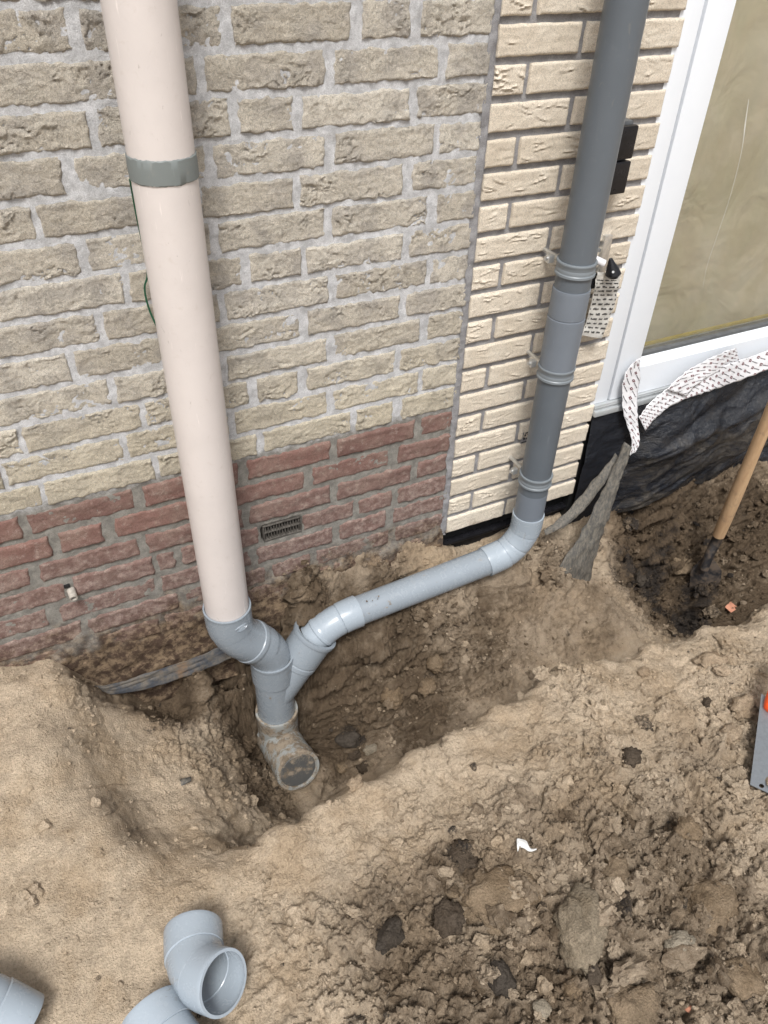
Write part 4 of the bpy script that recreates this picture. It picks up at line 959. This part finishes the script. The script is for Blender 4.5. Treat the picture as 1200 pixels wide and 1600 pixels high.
# ------------------------------------------------------------------ clods, stones and crumbs
bm = bmesh.new(); bmesh.ops.create_icosphere(bm, subdivisions=4, radius=1); IV = np.array([v.co for v in bm.verts]); IF = [[v.index for v in f.verts] for f in bm.faces]; bm.free()
bm = bmesh.new(); bmesh.ops.create_icosphere(bm, subdivisions=2, radius=1); CV = np.array([v.co for v in bm.verts]); CF = np.array([[v.index for v in f.verts] for f in bm.faces]); bm.free()
def lumpy(Vs, seed, amp=.3, f=1.3, facet=.0):
    d = 1+amp*fbm(Vs[:,0]*f+seed*3.7+Vs[:,2]*.7, Vs[:,1]*f+Vs[:,2]*f*.9+seed, 4, seed)
    if facet:
        r = np.random.default_rng(seed); W = Vs.copy()*d[:,None]
        for k in range(7):
            n = r.normal(size=3); n /= np.linalg.norm(n); h = r.uniform(.62, .9); e = W@n-h; W -= np.clip(e, 0, 9)[:,None]*n
        return W*(1+.05*fbm(Vs[:,0]*7+seed, Vs[:,1]*7+Vs[:,2]*6, 4, seed+1, .65))[:,None]
    return Vs*d[:,None]*(1+.11*fbm(Vs[:,0]*5+seed, Vs[:,1]*5+Vs[:,2]*4.6, 5, seed+1, .68))[:,None]
CL = [(580,1172,.021,.017,.014,'clod_grey',.1,'pale grey stone on the trench floor right of the capped fitting','stone'),
 (545,1155,.036,.028,.02,'clod_black',.3,'round black lump on the trench floor behind the pale stone','clod'),
 (553,1180,.018,.016,.013,'clod_dark',.6,'brown clod leaning against the pale stone in the trench','clod'),
 (536,1200,.018,.015,.012,'clod_tan',.2,'tan clod on the trench floor nearest the capped fitting','clod'),
 (568,1200,.020,.016,.013,'clod_dark',.3,'brown clod in the trench just below the pale stone','clod'),
 (612,1092,.034,.03,.026,'clod_tan',1.1,'big crumbly clod halfway down the trench bank','clod'),
 (668,1075,.03,.022,.02,'clod_tan',.4,'lumpy clod on the trench bank right of the big crumbly one','clod'),
 (680,1040,.026,.022,.02,'clod_tan',.9,'clod on the trench bank below the sloping pipe','clod'),
 (700,1436,.026,.024,.022,'clod_dark',.7,'upright dark clod under the broad flat lump','clod'),
 (610,1462,.03,.020,.018,'clod_black',.5,'slanting black clod left of the upright dark one','clod'),
 (782,1528,.024,.026,.018,'clod_black',1.3,'smooth black clod near the bottom, below the broad lump','clod'),
 (718,1352,.042,.032,.018,'clod_dark',.2,'dark clay lump behind the broad flat one, below the bank','clod'),
 (905,1452,.060,.034,.028,'clod_pale',.85,'long pale grey clod tilted to the upper right','clod'),
 (775,1405,.078,.052,.030,'clod_tan',-.55,'broad flat brown lump in the middle of the loose soil','clod'),
 (925,1527,.020,.014,.012,'clod_dark',.9,'dark flat stone right below the long pale clod','stone'),
 (896,1549,.020,.015,.013,'clod_tan',.2,'rounded tan clod beside the dark flat stone','clod'),
 (1155,1530,.024,.03,.018,'clod_tan',.5,'lumpy tan clod near the bottom right corner','clod'),
 (990,1580,.04,.032,.02,'clod_tan',.1,'wide low clod at the bottom edge of the loose soil','clod'),
 (845,1578,.014,.013,.011,'clod_grey',.1,'small grey stone at the bottom edge left of the wide low clod','stone'),
 (1108,1036,.036,.024,.017,'clod_sand',-.35,'large clod lying on the bank crest above the steel blade','clod'),
 (1128,1050,.018,.013,.012,'clod_sand',-.5,'small clod tucked against the large crest clod','clod'),
 (1005,1052,.014,.012,.01,'clod_sand',.3,'small clod on the bank crest left of the large one','clod'),
 (985,1185,.022,.018,.016,'clod_dark',.2,'dark crumbly clod among the cracks of the bank','clod'),
 (1160,1110,.03,.024,.02,'clod_sand',.3,'clod on the bank left of the steel blade tip','clod'),
 (1140,1150,.026,.018,.015,'clod_sand',.6,'clod overhanging the dark hole beside the steel blade','clod'),
 (1075,1300,.022,.02,.016,'clod_tan',.2,'rounded clod below the steel blade in loose soil','clod'),
 (1062,885,.036,.045,.03,'clod_tan',.4,'brown lump of earth leaning left of the spade blade','clod'),
 (1000,905,.03,.026,.02,'clod_black',.2,'black lump in the left side of the dark pit','clod'),
 (1010,785,.022,.014,.01,'clod_tan',.3,'flat tan clod under the lower edge of the foil','clod'),
 (1105,1100,.012,.01,.009,'clod_dark',.3,'tiny dark clod on the bank above the steel blade','clod'),
 (960,1360,.028,.022,.02,'clod_tan',.6,'loose clod in the middle of the crumbly soil','clod'),
 (1110,1420,.05,.036,.028,'clod_tan',.5,'big rounded clod at right of the crumbly soil','clod'),
 (1060,1475,.026,.02,.015,'clod_grey',.1,'pale flat clod below the big rounded one','clod'),
 (556,1226,.016,.013,.013,'clod_sand',.4,'pale knob of sand on the very edge of the trench','clod')]
for i, (px, py, a, b, c, mt, rot, lab, cat) in enumerate(CL):
    p = march(px, py, hfull); W = lumpy(IV, 900+i, .32 if cat == 'clod' else .16, 1.3, facet=1. if (cat == 'stone' or mt in ('clod_black','clod_grey')) else .0)*np.array([a, b, c])
    W = W@np.array([[math.cos(rot), math.sin(rot), 0],[-math.sin(rot), math.cos(rot), 0],[0,0,1]])
    W += np.array([p[0], p[1], p[2]+c*(.30 if a > .035 else .36)]); tag(mobj('stone' if cat == 'stone' else 'soil_clod', W, IF, M[mt], None, True, 0), lab, cat)
pb = march(1077, 1575, hfull); tag(mobj('pebble', lumpy(IV, 7, .1)*np.array([.008,.006,.005])+pb+[0,0,.002], IF, M['terracotta'], None, True, 0), 'small orange pebble in the loose soil near the bottom right', 'pebble')
# crumbs nobody could count
bm = bmesh.new(); bmesh.ops.create_icosphere(bm, subdivisions=1, radius=1); SV = np.array([v.co for v in bm.verts]); SF = np.array([[v.index for v in f.verts] for f in bm.faces]); bm.free()
def crumbs(N, keep, TV, TF, s0, smax, pw, floor_, sd_):
    R_ = np.random.default_rng(sd_); x = R_.uniform(-1.2, 1.15, N); y = R_.uniform(-1.3, -.005, N)
    ok = R_.random(N) < np.clip(mask_at(crumb, x, y), 0, 1)**1.3*.8+floor_; x, y = x[ok][:keep], y[ok][:keep]; n = len(x)
    sz = np.minimum(s0*(R_.pareto(pw, n)+1), smax); base = np.stack([lumpy(TV, 700+i, .55, 2.2, facet=float(i % 2)) for i in range(12)])
    q = base[R_.integers(0, 12, n)]*(sz[:,None]*np.stack([R_.uniform(.8,1.4,n), R_.uniform(.7,1.1,n), R_.uniform(.6,1.,n)], 1))[:,None,:]
    t = R_.random(n)*6.283; c, s = np.cos(t)[:,None], np.sin(t)[:,None]
    VV = np.stack([q[:,:,0]*c-q[:,:,1]*s+x[:,None], q[:,:,0]*s+q[:,:,1]*c+y[:,None], q[:,:,2]+(hfull(x, y)+sz*.15)[:,None]], 2)
    Fc = (TF[None]+(np.arange(n)*len(TV))[:,None,None]).reshape(-1,3); d = mask_at(damp_shade, x, y)+R_.normal(0, .2, n); p = mask_at(peat, x, y)*.9+(R_.random(n) < .03)*.6
    return VV.reshape(-1,3), Fc, np.repeat(d, len(TV)), np.repeat(p, len(TV))
A1 = crumbs(60000, 19000, SV, SF, .0013, .005, 2.2, .10, 71); A2 = crumbs(18000, 4800, CV, CF, .0028, .012, 2.4, .02, 72)
bm = bmesh.new(); bmesh.ops.create_icosphere(bm, subdivisions=3, radius=1); LV = np.array([v.co for v in bm.verts]); LF = np.array([[v.index for v in f.verts] for f in bm.faces]); bm.free()
A3 = crumbs(2600, 620, LV, LF, .007, .022, 2.6, .0, 73)
VV = np.concatenate([A1[0], A2[0], A3[0]]); Fc = np.concatenate([A1[1], A2[1]+len(A1[0]), A3[1]+len(A1[0])+len(A2[0])]); dv = np.concatenate([A1[2], A2[2], A3[2]]); pv = np.concatenate([A1[3], A2[3], A3[3]])
me = bpy.data.meshes.new('soil_crumbs'); me.vertices.add(len(VV)); me.vertices.foreach_set('co', VV.ravel()); me.loops.add(Fc.size); me.loops.foreach_set('vertex_index', Fc.ravel())
me.polygons.add(len(Fc)); me.polygons.foreach_set('loop_start', np.arange(len(Fc))*3); me.polygons.foreach_set('use_smooth', np.zeros(len(Fc), bool)); me.update(calc_edges=True)
for nm, A in (('damp_shade', dv), ('peat', pv)): at = me.attributes.new(nm, 'FLOAT', 'POINT'); at.data.foreach_set('value', A.astype(np.float32))
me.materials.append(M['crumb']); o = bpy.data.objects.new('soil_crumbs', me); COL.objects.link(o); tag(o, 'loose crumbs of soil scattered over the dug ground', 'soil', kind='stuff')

# ------------------------------------------------------------------ odds and ends on the ground
p = march(815, 1325, hfull)+np.array([0,0,.006])
g = np.array([[p+np.array(q) for q in row_] for row_ in ([(-.016,-.006,.0),(-.012,.004,.006),(-.006,.015,.010)], [(-.006,-.002,.002),(-.003,.006,.013),(-.002,.014,.012)], [(.000,-.008,.004),(.005,-.001,.012),(.012,.004,.008)], [(.004,-.016,.004),(.006,-.013,.008),(.010,-.010,.009)], [(.012,-.020,.002),(.013,-.018,.005),(.014,-.015,.004)], [(.024,-.021,.001),(.025,-.019,.003),(.026,-.018,.001)])])
g = np.stack([catmull(p+(g[:,j]-p)*.78, 4) for j in range(3)], 1)
V, F = sheet(g, .0008); tag(mobj('paper_scrap', V, F, M['paper'], None, True, 20), 'torn white scrap lying on the loose soil', 'scrap')
p = march(1140, 955, hfull)+np.array([0,0,.008]); V, F = sheet(np.array([[p+np.array([-.02,.008,.012]), p+np.array([.004,.014,.022])],[p+np.array([-.012,-.014,.004]), p+np.array([.02,-.010,.008])]]), .003)
tag(mobj('brick_shard', V, F, M['terracotta'], None, False), 'flat orange brick shard in the dark pit', 'shard')
p = march(286, 1225, hfull); V, F = sheet(np.array([[p+np.array([-.02,.004,.003]), p+np.array([0,.008,.008]), p+np.array([.02,.008,.004])],[p+np.array([-.02,-.008,.002]), p+np.array([0,-.006,.006]), p+np.array([.018,-.002,.003])]]), .002)
tag(mobj('membrane_scrap', V, F, M['membrane'], None, True, 0), 'dark scrap of membrane lying on the sandy pit floor', 'scrap')
# steel blade with orange grip at the right edge
ht_ = empty('hand_tool', tuple(march(1192, 1170, hfull)), 'flat steel blade with an orange grip and holed tip at right edge', 'hand tool')
zz = hfull(*march(1185,1225,hfull)[:2])+.024
q0, q1 = onZ(1172, 1226, zz), onZ(1189, 1090, zz+.02); du_ = q1-q0; q2 = onZ(1216, 1246, zz+.006); dw = (q2-q0)*1.5
nb = np.cross(dw, du_); nb /= np.linalg.norm(nb)
hc = onZ(1190, 1228, zz+.003); hr = .0042
ring = []; outer = [q0, q0+dw, q0+dw+du_*1.05, q0+du_*1.05]
def inplane(P_):
    A = np.stack([du_, dw], 1); s_ = np.linalg.lstsq(A, P_-q0, rcond=None)[0]; return q0+A@s_
hc = inplane(hc); eu = du_/np.linalg.norm(du_); ew = np.cross(nb, eu)
hp_ = [hc+hr*(math.cos(t)*eu+math.sin(t)*ew) for t in np.linspace(0, 2*math.pi, 24, endpoint=False)]
# plate with a real hole: ring of quads out to the outline
def outline_hit(dv_):
    best = None
    for i in range(4):
        a_, b_ = outer[i], outer[(i+1)%4]; A = np.stack([dv_, a_-b_], 1); s_, *_ = np.linalg.lstsq(A, a_-hc, rcond=None)
        if s_[0] > 0 and -1e-6 <= s_[1] <= 1+1e-6 and (best is None or s_[0] < best): best = s_[0]
    return hc+dv_*best
angs = sorted([math.atan2((o_-hc)@ew, (o_-hc)@eu) for o_ in outer]+list(np.linspace(-math.pi, math.pi, 25)[:-1]))
inn = [hc+hr*(math.cos(t)*eu+math.sin(t)*ew) for t in angs]; out = [outline_hit(math.cos(t)*eu+math.sin(t)*ew) for t in angs]; n = len(angs)
V = np.array(inn+out); V = np.concatenate([V, V-nb*.0016]); F = []
for i in range(n):
    j = (i+1) % n; F += [[i,j,n+j,n+i], [2*n+i,3*n+i,3*n+j,2*n+j], [n+i,n+j,3*n+j,3*n+i], [j,i,2*n+i,2*n+j]]
mobj('blade', V, F, M['steel'], ht_, False)
gp = [q0+du_*.86+dw*.33+nb*.004, q0+du_*1.0+dw*.33+nb*.005, q0+du_*1.3+dw*.5+nb*.01, q0+du_*1.6+dw*.7+nb*.01]
mobj('grip', *sweep(catmull(gp, 5), np.interp(np.linspace(0,1,16), [0,.1,.5,1], [.008,.0165,.017,.015]), 24), M['orange'], ht_)
